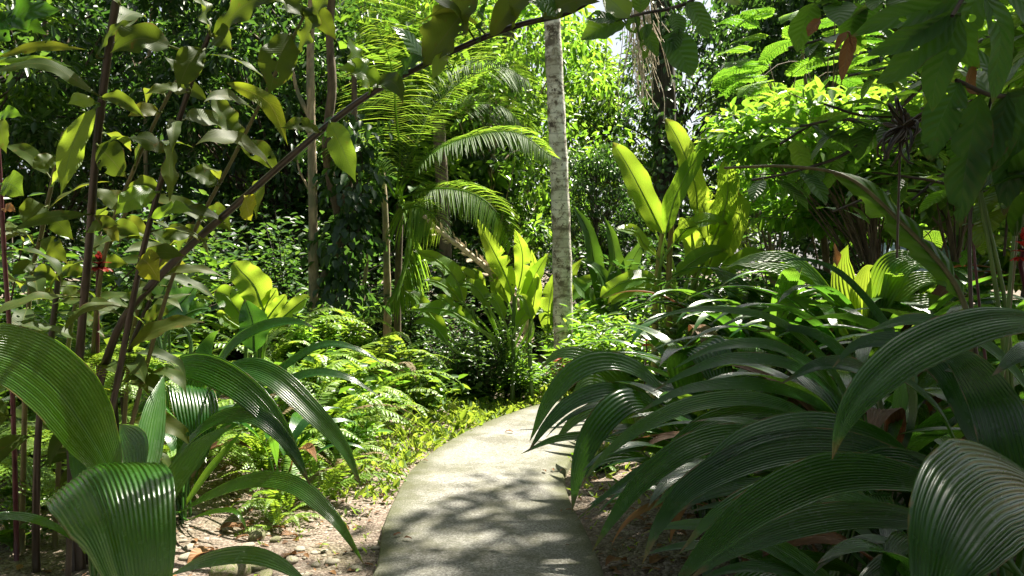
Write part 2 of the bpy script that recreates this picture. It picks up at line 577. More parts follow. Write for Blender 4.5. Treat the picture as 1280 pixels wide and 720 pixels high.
def soil():
    m, t, out = nt('soil with gravel and litter')
    tc = t.nodes.new('ShaderNodeTexCoord')

    def nz(sc, d=5, r=.6):
        n = t.nodes.new('ShaderNodeTexNoise')
        n.inputs['Scale'].default_value = sc
        n.inputs['Detail'].default_value = d
        n.inputs['Roughness'].default_value = r
        t.links.new(tc.outputs['Object'], n.inputs['Vector'])
        return n.outputs[0]
    a, b = nz(1.3), nz(14, 6, .7)
    vo = t.nodes.new('ShaderNodeTexVoronoi')
    vo.inputs['Scale'].default_value = 48
    t.links.new(tc.outputs['Object'], vo.inputs['Vector'])
    vb = t.nodes.new('ShaderNodeTexVoronoi')
    vb.inputs['Scale'].default_value = 120
    t.links.new(tc.outputs['Object'], vb.inputs['Vector'])
    col = ramp(t, [(.3, (.035, .024, .017)), (.5, (.095, .066, .048)), (.68, (.23, .17, .13))], b)
    sp = t.nodes.new('ShaderNodeSeparateColor')
    t.links.new(vo.outputs['Color'], sp.inputs[0])
    grain = ramp(t, [(.0, (.05, .035, .028)), (.55, (.2, .155, .12)), (1., (.5, .44, .38))], sp.outputs[0])
    col = mixc(t, .5, col, grain)
    sp2 = t.nodes.new('ShaderNodeSeparateColor')
    t.links.new(vb.outputs['Color'], sp2.inputs[0])
    col = mixc(t, .3, col, ramp(t, [(.0, (.04, .03, .02)), (1., (.42, .35, .3))], sp2.outputs[1]))
    col = mixc(t, math_(t, 'MULTIPLY', ramp(t, [(.5, (0, 0, 0)), (.65, (1, 1, 1))], a), .45), col, (.07, .075, .025))
    pr = t.nodes.new('ShaderNodeBsdfPrincipled')
    t.links.new(col, pr.inputs['Base Color'])
    pr.inputs['Roughness'].default_value = .95
    pr.inputs['Specular IOR Level'].default_value = .2
    bp = t.nodes.new('ShaderNodeBump')
    bp.inputs['Strength'].default_value = .9
    bp.inputs['Distance'].default_value = .02
    t.links.new(math_(t, 'ADD', math_(t, 'MULTIPLY', vo.outputs['Distance'], -1.), b), bp.inputs['Height'])
    t.links.new(bp.outputs[0], pr.inputs['Normal'])
    t.links.new(pr.outputs[0], out.inputs[0])
    return m


M['soil'] = soil()


def concrete():
    m, t, out = nt('weathered concrete')
    tc = t.nodes.new('ShaderNodeTexCoord')

    def nz(sc, d=5, r=.6):
        n = t.nodes.new('ShaderNodeTexNoise')
        n.inputs['Scale'].default_value = sc
        n.inputs['Detail'].default_value = d
        n.inputs['Roughness'].default_value = r
        t.links.new(tc.outputs['Object'], n.inputs['Vector'])
        return n.outputs[0]
    a, b, c = nz(1.1, 6, .65), nz(85, 4, .7), nz(6, 6, .7)
    col = ramp(t, [(.32, (.12, .112, .09)), (.7, (.24, .235, .212))], a)
    col = mixc(t, .55, col, ramp(t, [(.38, (.055, .053, .048)), (.5, (.2, .195, .178)), (.64, (.46, .45, .42))], b))
    vo = t.nodes.new('ShaderNodeTexVoronoi')
    vo.inputs['Scale'].default_value = 70
    t.links.new(tc.outputs['Object'], vo.inputs['Vector'])
    pit = ramp(t, [(.10, (1, 1, 1)), (.2, (0, 0, 0))], vo.outputs['Distance'])
    col = mixc(t, math_(t, 'MULTIPLY', pit, .5), col, (.09, .08, .065))
    st = ramp(t, [(.5, (0, 0, 0)), (.7, (1, 1, 1))], c)
    col = mixc(t, math_(t, 'MULTIPLY', st, .6), col, (.12, .115, .065))
    d = nz(2.3, 7, .75)
    col = mixc(t, math_(t, 'MULTIPLY', ramp(t, [(.50, (0, 0, 0)), (.6, (1, 1, 1))], d), .6), col, (.075, .072, .05))
    d2 = nz(.8, 5, .7)
    col = mixc(t, math_(t, 'MULTIPLY', ramp(t, [(.46, (0, 0, 0)), (.62, (1, 1, 1))], d2), .4), col, (.09, .092, .055))
    uv = t.nodes.new('ShaderNodeUVMap')
    sep = t.nodes.new('ShaderNodeSeparateXYZ')
    t.links.new(uv.outputs[0], sep.inputs[0])
    e = math_(t, 'ABSOLUTE', math_(t, 'SUBTRACT', sep.outputs[0], .5))
    e = math_(t, 'ADD', e, math_(t, 'MULTIPLY', math_(t, 'SUBTRACT', c, .5), .25))
    em = ramp(t, [(.33, (0, 0, 0)), (.5, (1, 1, 1))], e)
    col = mixc(t, math_(t, 'MULTIPLY', em, .8), col, (.075, .08, .03))
    pr = t.nodes.new('ShaderNodeBsdfPrincipled')
    t.links.new(col, pr.inputs['Base Color'])
    pr.inputs['Roughness'].default_value = .9
    pr.inputs['Specular IOR Level'].default_value = .25
    bp = t.nodes.new('ShaderNodeBump')
    bp.inputs['Strength'].default_value = .6
    bp.inputs['Distance'].default_value = .006
    t.links.new(math_(t, 'SUBTRACT', b, math_(t, 'MULTIPLY', pit, .6)), bp.inputs['Height'])
    t.links.new(bp.outputs[0], pr.inputs['Normal'])
    t.links.new(pr.outputs[0], out.inputs[0])
    return m


M['concrete'] = concrete()

# ------------------------------------------------------------------ ground and path
PC = resample([(-.05, -4, 0), (-.09, 0, 0), (-.11, 3.0, 0), (-.13, 4.0, 0), (-.19, 5.0, 0), (-.16, 5.9, 0), (0, 6.7, 0), (.32, 7.6, 0), (.78, 8.45, 0),
               (1.45, 9.05, 0), (2.5, 9.55, 0), (4.6, 10.1, 0), (8, 10.4, 0), (14, 10.2, 0)], 130)
PT = tangents(PC)
PN = np.stack([-PT[:, 1], PT[:, 0], np.zeros(len(PT))], 1)
PW = 1.15


def path_dist(x, y):
    d = np.hypot(np.asarray(x)[..., None] - PC[:, 0], np.asarray(y)[..., None] - PC[:, 1])
    return d.min(-1)


def hills(x, y):
    return .03 * np.sin(1.7 * x + .6) * np.cos(1.3 * y) + .018 * np.sin(4.1 * x + 2 * y) + .012 * np.sin(9 * y - 5 * x) + .008 * np.sin(17 * x + 11 * y)


def gz(x, y):
    x = np.asarray(x, float)
    y = np.asarray(y, float)
    d = path_dist(x, y)
    f = np.clip((d - .45) / .5, 0, 1)
    far = np.clip((np.hypot(x, y) - 16) / 40, 0, 1)
    bank = .55 * np.exp(-((x + 2.35) / 1.0) ** 2 - ((y - 7.5) / 1.5) ** 2) + .3 * np.exp(-((x + 1.7) / .8) ** 2 - ((y - 9.2) / 1.2) ** 2)
    bank = bank + .5 * np.exp(-((x - 3.2) / 1.5) ** 2 - ((y - 7.2) / 1.7) ** 2)
    return (hills(x, y) + bank) * f + (1 - f) * -.03 + far * 1.5


xs = np.unique(np.concatenate([np.linspace(-6, 6, 151), np.linspace(-18, 18, 91), np.linspace(-220, 220, 41)]))
ys = np.unique(np.concatenate([np.linspace(1, 12, 140), np.linspace(-6, 24, 80), np.linspace(-120, 320, 41)]))
XX, YY = np.meshgrid(xs, ys, indexing='ij')
g = MB()
idx = np.arange(XX.size).reshape(XX.shape)
g.add(np.stack([XX, YY, gz(XX, YY)], -1), np.stack([idx[:-1, :-1], idx[1:, :-1], idx[1:, 1:], idx[:-1, 1:]], -1).reshape(-1, 4))
solo('ground', g, M['soil'], kind='structure')

g = MB()
n = len(PC)
jl = np.interp(np.arange(n), np.arange(0, n + 3, 3), rng.normal(0, .022, len(np.arange(0, n + 3, 3))))
jr = np.interp(np.arange(n), np.arange(0, n + 3, 3), rng.normal(0, .014, len(np.arange(0, n + 3, 3))))
offs = np.array([-.5, -.497, -.485, -.3, -.1, .1, .3, .485, .497, .5])
zz = np.array([-.1, .028, .045, .05, .053, .053, .05, .045, .028, -.1])
V = np.zeros((n, 10, 3))
for k in range(10):
    o = offs[k] * PW + (jl if k < 3 else jr if k > 6 else 0)
    V[:, k] = PC + PN * np.reshape(o, (-1, 1)) + np.array([0, 0, zz[k]])
idx = np.arange(n * 10).reshape(n, 10)
g.add(V, np.stack([idx[:-1, :-1], idx[:-1, 1:], idx[1:, 1:], idx[1:, :-1]], -1).reshape(-1, 4)[:, ::-1],
      uv=np.stack([np.broadcast_to(offs + .5, (n, 10)), np.broadcast_to(np.linspace(0, 1, n)[:, None], (n, 10))], -1))
solo('path', g, M['concrete'], kind='structure')
GC = {'ground': 0}

# ------------------------------------------------------------------ sky, sun, camera
SUN_EL, SUN_AZ = R(60), R(40)          # azimuth measured from +Y towards +X
w = bpy.data.worlds.new('World')
S.world = w
w.use_nodes = True
nodes = w.node_tree.nodes
nodes.clear()
sky = nodes.new('ShaderNodeTexSky')
sky.sky_type = 'NISHITA'
sky.sun_disc = False
sky.sun_elevation = SUN_EL
sky.sun_rotation = SUN_AZ
sky.air_density = 1.0
sky.dust_density = 2.5
bg = nodes.new('ShaderNodeBackground')
bg.inputs['Strength'].default_value = .053
wo = nodes.new('ShaderNodeOutputWorld')
bw = nodes.new('ShaderNodeRGBToBW')
w.node_tree.links.new(sky.outputs[0], bw.inputs[0])
mxs = nodes.new('ShaderNodeMix')          # thin bright cloud: most of the blue is washed out
mxs.data_type = 'RGBA'
mxs.inputs[0].default_value = .62
w.node_tree.links.new(sky.outputs[0], mxs.inputs[6])
w.node_tree.links.new(bw.outputs[0], mxs.inputs[7])
w.node_tree.links.new(mxs.outputs[2], bg.inputs[0])
w.node_tree.links.new(bg.outputs[0], wo.inputs[0])
ld = bpy.data.lights.new('sun', 'SUN')
ld.energy = 5.0
ld.angle = R(.53)
ld.color = (1, .94, .8)
lo = bpy.data.objects.new('sun', ld)
COL.objects.link(lo)
from mathutils import Vector
sd = Vector((cos(SUN_EL) * sin(SUN_AZ), cos(SUN_EL) * cos(SUN_AZ), sin(SUN_EL)))
lo.rotation_euler = sd.to_track_quat('Z', 'Y').to_euler()
lo.location = (10, 12, 20)
cd = bpy.data.cameras.new('camera')
cd.sensor_width = 36
cd.lens = F / 1280 * 36
cd.clip_end = 900
cd.clip_start = .05
co = bpy.data.objects.new('camera', cd)
COL.objects.link(co)
co.location = (0, 0, CAMZ)
co.rotation_euler = (pi / 2 - PITCH, 0, 0)
S.camera = co
S.view_settings.view_transform = 'Standard'
S.view_settings.look = 'None'
S.view_settings.exposure = 2.03
S.view_settings.gamma = 1
S.cycles.max_bounces = 7
S.cycles.diffuse_bounces = 4
S.cycles.glossy_bounces = 2
S.cycles.transmission_bounces = 5
S.cycles.transparent_max_bounces = 4
S.cycles.caustics_reflective = False
S.cycles.caustics_refractive = False
S.cycles.sample_clamp_indirect = 6
S.cycles.use_adaptive_sampling = True
S.cycles.adaptive_threshold = .02
try:
    S.cycles.use_denoising = True
    S.cycles.denoiser = 'OPENIMAGEDENOISE'
    S.cycles.denoising_prefilter = 'ACCURATE'
except Exception:
    pass


# ------------------------------------------------------------------ leaf helpers
def P(pts, Y0=None):
    """list of (px, py[, Y]) -> points"""
    out = []
    y = Y0
    for p in pts:
        if len(p) > 2:
            y = p[2]
        out.append(at(p[0], p[1], y))
    return np.array(out)


def stalk_to(mb, root, C, rad, n=9, rise=.55):
    T = unit(C[1] - C[0])
    d = np.linalg.norm(C[0] - root)
    b = bez(np.asarray(root, float), root + np.array([0, 0, d * rise]), C[0] - T * d * .3, C[0], n)
    tube(mb, b, np.linspace(rad * 1.5, rad, n), 5, uv=(.5, 0))


def hero_plant(name, label, cat, root, leaves, mat, group=None, kind='plic', pleats=11, pet=.007, jitter=.05):
    """leaves: (pts, real width in px at the leaf's depth, roll, optional dict)"""
    t = thing(name, label, cat, root, group)
    for lf in leaves:
        pts, wpx, roll = lf[:3]
        opt = dict(lf[3]) if len(lf) > 3 else {}
        ctrl = P(pts, root[1])
        n = opt.pop('n', 26)
        C = resample(ctrl, n)
        Ym = np.mean(ctrl[:, 1])
        m = opt.pop('mat', mat)
        mb = MB()
        rr = opt.pop('r', random.random())
        kw = dict(prof=kind, roll=roll, pleats=pleats, pamp=.06, cup=.12, r=rr)
        kw.update(opt)
        ribbon(mb, C, wpx * Ym / F, **kw)
        rt = np.asarray(root) + np.array([random.uniform(-1, 1) * jitter, random.uniform(-1, 1) * jitter, 0])
        if pet:
            stalk_to(mb, rt, C, pet)
        part('leaf', mb, m, t)
    return t


def palm_grass_proto(label, nl, Lr, wr, lp, el=(62, 84), droop=(85, 140), mat='plic', pleats=9, name='palm_grass_plant', cat='plant', group=None, azr=None):
    t = thing(name, label, cat, (0, 0, 0), group)
    for i in range(nl):
        az = i * 137.5 + random.uniform(-20, 20)
        L = random.uniform(*Lr)
        l0 = random.uniform(*lp)
        C = arch((random.uniform(-.04, .04), random.uniform(-.04, .04), 0), az, random.uniform(*el), L + l0, random.uniform(*droop), 34, 1.7, random.uniform(-25, 25))
        k = int(34 * l0 / (L + l0))
        k = max(3, k)
        mb = MB()
        tube(mb, C[:k + 1], np.linspace(.008, .006, k + 1), 5, uv=(.5, 0))
        h = C[-1] - C[0]
        ribbon(mb, C[k:], random.uniform(*wr), 'plic', pleats=pleats, pamp=.05, cup=.14, r=random.random(), h=np.array([h[0], h[1], 0]))
        part('leaf', mb, M['dry'] if i == nl - 1 else M[mat], t)
    return t


def fern_frond_mesh(L=.85, npair=20, wid=.17, arc=(58, 95), lw=.35):
    mb = MB()
    C = arch((0, 0, 0), 0, arc[0], L, arc[1], 40, 1.3)
    tube(mb, C, np.linspace(.004, .0012, 40), 4)
    T, side, N = frame(C, 0, np.array([0, 1., 0]))
    cc, dd, nn, ll, ww, rr = [], [], [], [], [], []
    for i in range(npair):
        t = .14 + .85 * i / (npair - 1)
        k = min(39, int(t * 39))
        prof = np.interp(t, [.1, .3, .5, .8, 1], [.65, 1, .95, .5, .08])
        pl = wid * prof * random.uniform(.92, 1.06)
        for sg in (-1, 1):
            d0 = unit(side[k] * sg + T[k] * .45 - N[k] * .12)
            m = max(3, int(9 * prof))
            for j in range(m):
                u = (j + .6) / m
                c = C[k] + d0 * pl * u + np.array([0, 0, -.35 * pl * u * u])
                w_ = pl * lw * (1 - u * .75) * .8
                for s2 in (-1, 1):
                    cc.append(c)
                    dd.append(T[k] * s2 * 1. + d0 * .55)
                    nn.append(N[k])
                    ll.append(w_)
                    ww.append(pl * 1.0 / m)
                    rr.append(random.uniform(.2, .8))
    cards(mb, np.array(cc), np.array(dd), np.array(nn), np.array(ll), np.array(ww), np.array(rr), .1)
    me = mb.mesh('frond')
    me.materials.append(M['fern'])
    return me


def sword_frond_mesh(L, npair, wid, arc, w):
    mb = MB()
    C = arch((0, 0, 0), 0, arc[0], L, arc[1], 40, 1.5)
    tube(mb, C, np.linspace(.004, .0012, 40), 4)
    T, side, N = frame(C, 0, np.array([0, 1., 0]))
    cc, dd, nn, ll, ww, rr = [], [], [], [], [], []
    for i in range(npair):
        t = .1 + .89 * i / (npair - 1)
        k = min(39, int(t * 39))
        pl = wid * np.interp(t, [.1, .25, .5, .8, 1], [.5, .95, 1, .6, .1])
        for sg in (-1, 1):
            cc.append(C[k] + T[k] * random.uniform(-.004, .004))
            dd.append(side[k] * sg + T[k] * (.3 + .3 * t) - N[k] * random.uniform(0, .25))
            nn.append(N[k] + rng.normal(0, .12, 3))
            ll.append(pl * random.uniform(.88, 1.08))
            ww.append(w)
            rr.append(random.uniform(.2, .9))
    cards(mb, np.array(cc), np.array(dd), np.array(nn), np.array(ll), np.array(ww), np.array(rr), .12)
    me = mb.mesh('frond')
    me.materials.append(M['fern'])
    return me


M['deadfern'] = leafmat('dead fern', [(.1, .08, .04), (.17, .13, .07), (.24, .19, .11)], [(.12, .09, .04), (.18, .14, .06), (.24, .18, .08)], .25, .7, .2, ribw=0)
SWORD = [sword_frond_mesh(.95, 34, .085, (72, 100), .022), sword_frond_mesh(.8, 30, .1, (60, 80), .022), sword_frond_mesh(1.1, 38, .08, (80, 125), .024),
         sword_frond_mesh(.7, 26, .09, (45, 65), .022)]
DEADF = []
for s_ in SWORD[:3]:
    d_ = s_.copy()
    d_.name = 'frond'
    d_.materials.clear()
    d_.materials.append(M['deadfern'])
    DEADF.append(d_)
FRONDS = [fern_frond_mesh(1.0, 26, .19, (64, 95)), fern_frond_mesh(.9, 24, .2, (52, 75)), fern_frond_mesh(1.15, 30, .16, (74, 130))]


FLAT = [fern_frond_mesh(.85, 22, .2, (16, 42)), fern_frond_mesh(.7, 18, .2, (8, 30)), fern_frond_mesh(.95, 24, .18, (24, 60))]


def fern(label, loc, nf, sc, group, el_tilt=(0, 25), az0=None, meshes=None):
    t = thing('fern', label, 'fern', loc, group)
    for i in range(nf):
        o = bpy.data.objects.new('frond', random.choice(DEADF if (not meshes and random.random() < .05) else (meshes or SWORD)))
        COL.objects.link(o)
        o.parent = t
        az = i * 2 * pi / nf + random.uniform(-.35, .35) + (az0 or 0)
        s = sc * random.uniform(.75, 1.15)
        o.scale = (s * random.uniform(.9, 1.15), s, s)
        o.rotation_euler = (R(-random.uniform(*el_tilt)), R(random.uniform(-14, 14)), az)
    return t


def feather(mb, C, Lmax, droop=.5, roll=0., npair=40, w=.022, fwd=.5, lift=.15, h=None, seg=5):
    """palm frond blade along C with leaflets"""
    n = len(C)
    T, side, N = frame(C, roll, h)
    tube(mb, C, np.linspace(.014, .004, n), 5)
    for i in range(npair):
        t = .10 + .89 * i / (npair - 1)
        x = t * (n - 1)
        k = int(min(n - 2, x))
        f = x - k
        c = C[k] * (1 - f) + C[k + 1] * f
        L = Lmax * np.interp(t, [0, .15, .4, .7, .9, 1], [.55, .85, 1, .85, .5, .25]) * random.uniform(.9, 1.08)
        for sg in (-1, 1):
            d = unit(side[k] * sg + T[k] * (fwd + t * .4) + N[k] * lift + rng.normal(0, .05, 3))
            u = np.linspace(0, 1, seg)
            D = droop * random.uniform(.8, 1.2)
            pts = c + d * (u * L)[:, None] + np.array([0, 0, -1.]) * (D * L * u ** 2)[:, None]
            ribbon(mb, pts, w * random.uniform(.85, 1.1), 'strap', across=3, cup=.35, r=random.random(), h=d * [1, 1, 0] + 1e-4)


# crowns -------------------------------------------------------------
def crown_cloud(mb, cen, rad, nl, L, wid=.42, outb=.6, flat=.6):
    """a clump of leaves round cen"""
    d = rdir(nl)
    rr = rng.uniform(.25, 1, nl) ** .6
    c = cen + d * rr[:, None] * np.array(rad)
    D = unit(d * outb + rdir(nl) * .6 + np.array([0, 0, -.35]))
    N = unit(np.array([0, 0, 1.]) + rdir(nl) * flat)
    ll = L * rng.uniform(.65, 1.2, nl)
    cards(mb, c, D, N, ll, ll * wid, np.clip(rng.normal(.5, .22, nl) + rng.normal(0, .1), 0, 1))


def tree_proto(name, label, cat, H, cz, cr, nclump, nl, L, mat, bark, trad=.12, clr=.65, wid=.42, group=None, lean=(0, 0), shell=.45):
    t = thing(name, label, cat, (0, 0, 0), group)
    tr, cr_ = MB(), MB()
    top = np.array([lean[0], lean[1], H * .93])
    TC = resample([(0, 0, -.1), (lean[0] * .3 + random.uniform(-.1, .1), lean[1] * .3, H * .35), (lean[0] * .7, lean[1] * .7 + random.uniform(-.15, .15), H * .65), top], 16)
    tube(tr, TC, np.linspace(trad, trad * .25, 16), 8)
    for i in range(nclump):
        d = rdir(1)[0]
        rr = random.uniform(shell, 1) ** .5
        c = np.array([lean[0] * .8, lean[1] * .8, cz]) + d * np.array(cr) * rr
        cs = clr * random.uniform(.7, 1.35)
        crown_cloud(cr_, c, (cs, cs, cs * .6), int(nl * random.uniform(.7, 1.3)), L, wid)
        if i % 2 == 0:
            z = min(max(c[2] - random.uniform(.3, .35 * H), H * .2), H * .88)
            k = int(np.clip(z / (H * .93) * 15, 0, 15))
            m = (TC[k] + c) / 2 + np.array([0, 0, .25])
            tube(tr, resample([TC[k], m, c], 7), np.linspace(trad * .35, trad * .08, 7), 5)
    part('trunk', tr, bark, t)
    part('crown', cr_, mat, t)
    return t


def shrub_proto(name, label, H, r, nst, per, L, wid, mat, stem, group=None, el=(50, 88), top=.15):
    """stems with leaves all along"""
    t = thing(name, label, 'shrub', (0, 0, 0), group)
    st, fo = MB(), MB()
    for i in range(nst):
        az = random.uniform(0, 360)
        l = H * random.uniform(.6, 1.1)
        C = arch((random.uniform(-.12, .12), random.uniform(-.12, .12), -.03), az, random.uniform(*el), l, random.uniform(10, 60), 14)
        tube(st, C, np.linspace(.014, .004, 14), 5)
        k = rng.uniform(top, 1, per)
        ii = np.clip((k * 13).astype(int), 0, 13)
        c = C[ii] + rng.normal(0, .03, (per, 3))
        hd = rng.uniform(0, 2 * pi, per)
        D = np.stack([np.sin(hd), np.cos(hd), rng.uniform(-.35, .75, per)], 1)
        ll = L * rng.uniform(.6, 1.15, per)
        c2 = c + unit(D) * rng.uniform(0, r, per)[:, None]
        cards(fo, c2, D, unit(np.array([0, 0, 1.]) + rdir(per) * .5), ll, ll * wid, rng.uniform(0, 1, per))
    part('stem', st, stem, t)
    part('foliage', fo, mat, t)
    return t


# ================================================================== CONTENT
class Kind:
    def __init__(self, fn):
        self.o = fn()
        self.used = False

    def place(self, loc, rz=None, sc=1., label=None, sz=None):
        rz = random.uniform(0, 2 * pi) if rz is None else rz
        if not self.used:
            self.used = True
            o = self.o
            o.location = loc
            o.rotation_euler = (0, 0, rz)
            o.scale = (sc, sc, sz or sc)
            if label:
                o['label'] = label
            return o
        return copy_tree(self.o, loc, rz, sc, label, sz)


def ground_at(px, Y):
    x = gx(px, Y)
    return (x, Y, float(gz(x, Y)))


# ---------------------------------------------------- pale trunk beside the path
def white_trunk():
    t = thing('palm_tree', 'pale mottled straight trunk standing just past the bend of the path', 'palm tree', (at(705, 455, 11)[0], 11, 0))
    mb = MB()
    b, m_, tp = at(705, 455, 11), at(702, 300, 11), at(690, 20, 11)
    b[2] = -.1
    dirn = (tp - m_) / (tp[2] - m_[2])
    C = resample([b, at(704, 420, 11), m_, at(696, 150, 11), tp, tp + dirn * 6.5 * 1.0], 60)
    z = C[:, 2]
    r = np.interp(z, [-.1, .15, .5, 2, 5, 11], [.21, .16, .138, .13, .115, .085]) * (1 + .03 * np.sin(z * 9) + .02 * np.sin(z * 23 + 1))
    tube(mb, C, r, 20)
    part('trunk', mb, M['mottled'], t)
    cr = MB()
    for i in range(8):
        A = arch(C[-1], i * 45 + 5, random.uniform(25, 75), 2.3, random.uniform(60, 110), 20)
        feather(cr, A, .6, .5, npair=44, w=.04)
    part('crown', cr, M['palmleaf'], t)


white_trunk()


def slim_tree(label, pts, Y, wpx, bark, crown=None, branches=(), name='slim_tree', cat='tree'):
    C0 = P(pts, Y)
    root = C0[0].copy()
    root[2] = float(gz(root[0], root[1]))
    t = thing(name, label, cat, root)
    mb = MB()
    C = resample(np.vstack([[root - [0, 0, .1]], C0]), 40)
    r = wpx * Y / F / 2
    tube(mb, C, np.linspace(r * 1.12, r * .72, 40) * (1 + .05 * np.sin(np.linspace(0, 30, 40))), 9)
    for b, wp in branches:
        B = resample(P(b, Y), 14)
        tube(mb, B, np.linspace(wp * Y / F / 2, wp * Y / F / 4, 14), 6)
    part('trunk', mb, M[bark], t)
    if crown:
        cb = MB()
        px, py, rad, ncl, L = crown[:5]
        cen = at(px, py, Y)
        for i in range(ncl):
            d = rdir(1)[0] * random.uniform(.2, 1)
            c = cen + d * np.array([rad, rad, rad * .7])
            crown_cloud(cb, c, (.45, .45, .25), 70, L)
            tube(mb, resample([C[-1], c], 4), .012, 4) if False else None
        part('crown', cb, M[crown[5] if len(crown) > 5 else 'mid'], t)
    return t


slim_tree('slim tan speckled trunk with a low fork left of the feathery palm', [(392, 386), (391, 250), (389, 150), (388, 60), (392, -60)], 9, 12, 'barktan',
          (400, -110, .9, 14, .17), [([(389, 150), (372, 115), (366, 88)], 7), ([(391, 245), (375, 215), (372, 200)], 4)])
slim_tree('dark brown bent trunk leaning against the slim tan trunk', [(397, 388), (412, 330), (425, 285), (408, 190), (415, 110), (412, 36), (420, -60)], 9.3, 13, 'bark',
          (430, -110, .8, 12, .17), [([(425, 285), (440, 200), (443, 110), (440, 60)], 12)])
slim_tree('short sunlit tan stem standing above the ferns', [(484, 424), (484, 370), (482, 280), (478, 215)], 9.8, 10, 'barktan')
slim_tree('thin grey-brown stem rising out of the fern bank', [(452, 420), (453, 376), (458, 330), (462, 250)], 9.6, 6, 'barktan')
slim_tree('pale thin trunk crossing the sky gap at upper left', [(240, 300), (240, 190), (228, 95), (222, 60), (212, 0), (205, -60)], 15, 8, 'barktan', (215, -120, 1.4, 18, .2, 'dark'))
slim_tree('thin pale sapling in front of the dark trees at left', [(190, 330), (182, 200), (185, 100), (190, 10)], 14, 6, 'barktan', (190, -60, 1.3, 16, .2, 'dark'))

# ---------------------------------------------------- feathery palms
def palm(label, trunk_pts, Y, wpx, fronds, name='feather_palm'):
    C0 = P(trunk_pts, Y)
    root = C0[0].copy()
    root[2] = float(gz(root[0], root[1]))
    t = thing(name, label, 'palm', root)
    mb = MB()
    C = resample(np.vstack([[root - [0, 0, .1]], C0]), 26)
    tube(mb, C, wpx * Y / F / 2, 9)
    part('trunk', mb, M['bark'], t)
    crown = C[-1]
    for fr in fronds:
        pts, Lpx, droop, roll = fr[:4]
        opt = fr[4] if len(fr) > 4 else {}
        B = P(pts, Y)
        m2 = MB()
        BB = resample(B, 30)
        if np.linalg.norm(BB[0] - crown) > .05:
            m3 = (BB[0] + crown) / 2 + [0, 0, .05]
            tube(m2, resample([crown, m3, BB[0]], 8), np.linspace(.022, .014, 8), 6)
        feather(m2, BB, Lpx * Y / F, droop * .75, roll, w=.02, **opt)
        part('frond', m2, M['palmleaf'], t)
    return t


palm('feathery palm with drooping sunlit fronds left of the pale trunk', [(497, 470), (497, 380), (500, 255)], 9.4, 9, [
    ([(505, 232), (540, 192, 9.2), (590, 170, 8.9), (645, 166, 8.7), (690, 196, 8.5)], 41, .56, 35, dict(npair=88)),
    ([(500, 248), (540, 236, 9.2), (585, 240, 9.0), (618, 262, 8.8), (640, 305, 8.7)], 41, .63, 40, dict(npair=74)),
    ([(500, 255), (506, 262, 9), (522, 258, 8.8), (540, 268, 8.6), (553, 290, 8.5)], 40, .8, 55, dict(npair=51)),
    ([(497, 255), (508, 270, 9), (514, 305, 8.8), (506, 345, 8.7), (488, 378, 8.6)], 54, .6, 75, dict(npair=61)),
    ([(495, 245), (500, 195), (495, 140), (490, 85), (470, 30)], 80, .5, 80, dict(npair=74, fwd=.05, lift=0)),
    ([(495, 248), (470, 205), (440, 180), (400, 175), (370, 190)], 48, .52, 40, dict(npair=61)),
    ([(497, 245), (515, 190), (545, 130, 9.8), (590, 95, 10.1), (640, 80, 10.4)], 49, .45, 50, dict(npair=74)),
])
palm('taller feathery palm whose upper fronds spread above the arching stem', [(560, 440), (556, 300), (548, 150)], 12.5, 16, [
    ([(548, 145), (530, 90), (500, 40), (455, 0), (420, -20)], 70, .5, 60, dict(npair=74, fwd=.1, lift=0)),
    ([(548, 145), (545, 80), (525, 10), (500, -50)], 90, .25, 80, dict(npair=68)),
    ([(550, 145), (580, 95), (620, 80), (660, 100)], 56, .52, 45, dict(npair=68)),
    ([(550, 150), (590, 130), (630, 135), (660, 165)], 51, .56, 45, dict(npair=61)),
    ([(547, 150), (510, 120), (470, 115), (430, 140)], 56, .52, 45, dict(npair=68)),
    ([(549, 145), (575, 60), (610, 0), (650, -40)], 80, .4, 70, dict(npair=68)),
])

# ---------------------------------------------------- palm grass, left foreground
hero_plant('palm_grass_plant', 'big pleated-leaf plant at the bottom left corner with one leaf folded toward the viewer', 'plant', (at(118, 700, 2.75)[0], 2.75, 0), [
    ([(150, 616, 2.75), (118, 556, 2.7), (74, 490, 2.6), (20, 450, 2.5), (-45, 440, 2.4), (-100, 468, 2.35)], 104, 62, dict(pleats=24, n=32, cup=.2, pamp=.03)),
    ([(112, 690, 2.85), (110, 625, 2.78), (114, 590, 2.62), (126, 588, 2.44), (142, 624, 2.3), (156, 690, 2.22), (170, 770, 2.2), (182, 850, 2.24)], 136, 20, dict(pleats=24, n=36, cup=-.38, h=np.array([.2, -1, 0]), pamp=.03)),
    ([(160, 650, 3.0), (180, 580, 3.2), (192, 520, 3.35), (205, 468, 3.5)], 44, 55, dict(pleats=10, r=.8)),
    ([(120, 640, 2.8), (112, 580, 2.9), (104, 520, 3.0), (96, 478, 3.05)], 60, 60, dict(pleats=10)),
    ([(175, 700, 2.85), (205, 620, 2.95), (250, 560, 3.05), (290, 530, 3.1)], 34, 35, dict(pleats=8, r=.9)),
    ([(100, 680, 2.7), (60, 655, 2.6), (10, 645, 2.5), (-40, 655, 2.45)], 20, 30, dict(pleats=6)),
    ([(150, 650, 2.8), (168, 600, 2.95), (170, 560, 3.1), (150, 530, 3.3)], 46, 50, dict(pleats=9, r=.9)),
], M['plic'], 'pleated palm grass plants left of the path')
rt = (at(222, 655, 4.7)[0], 4.7, 0)
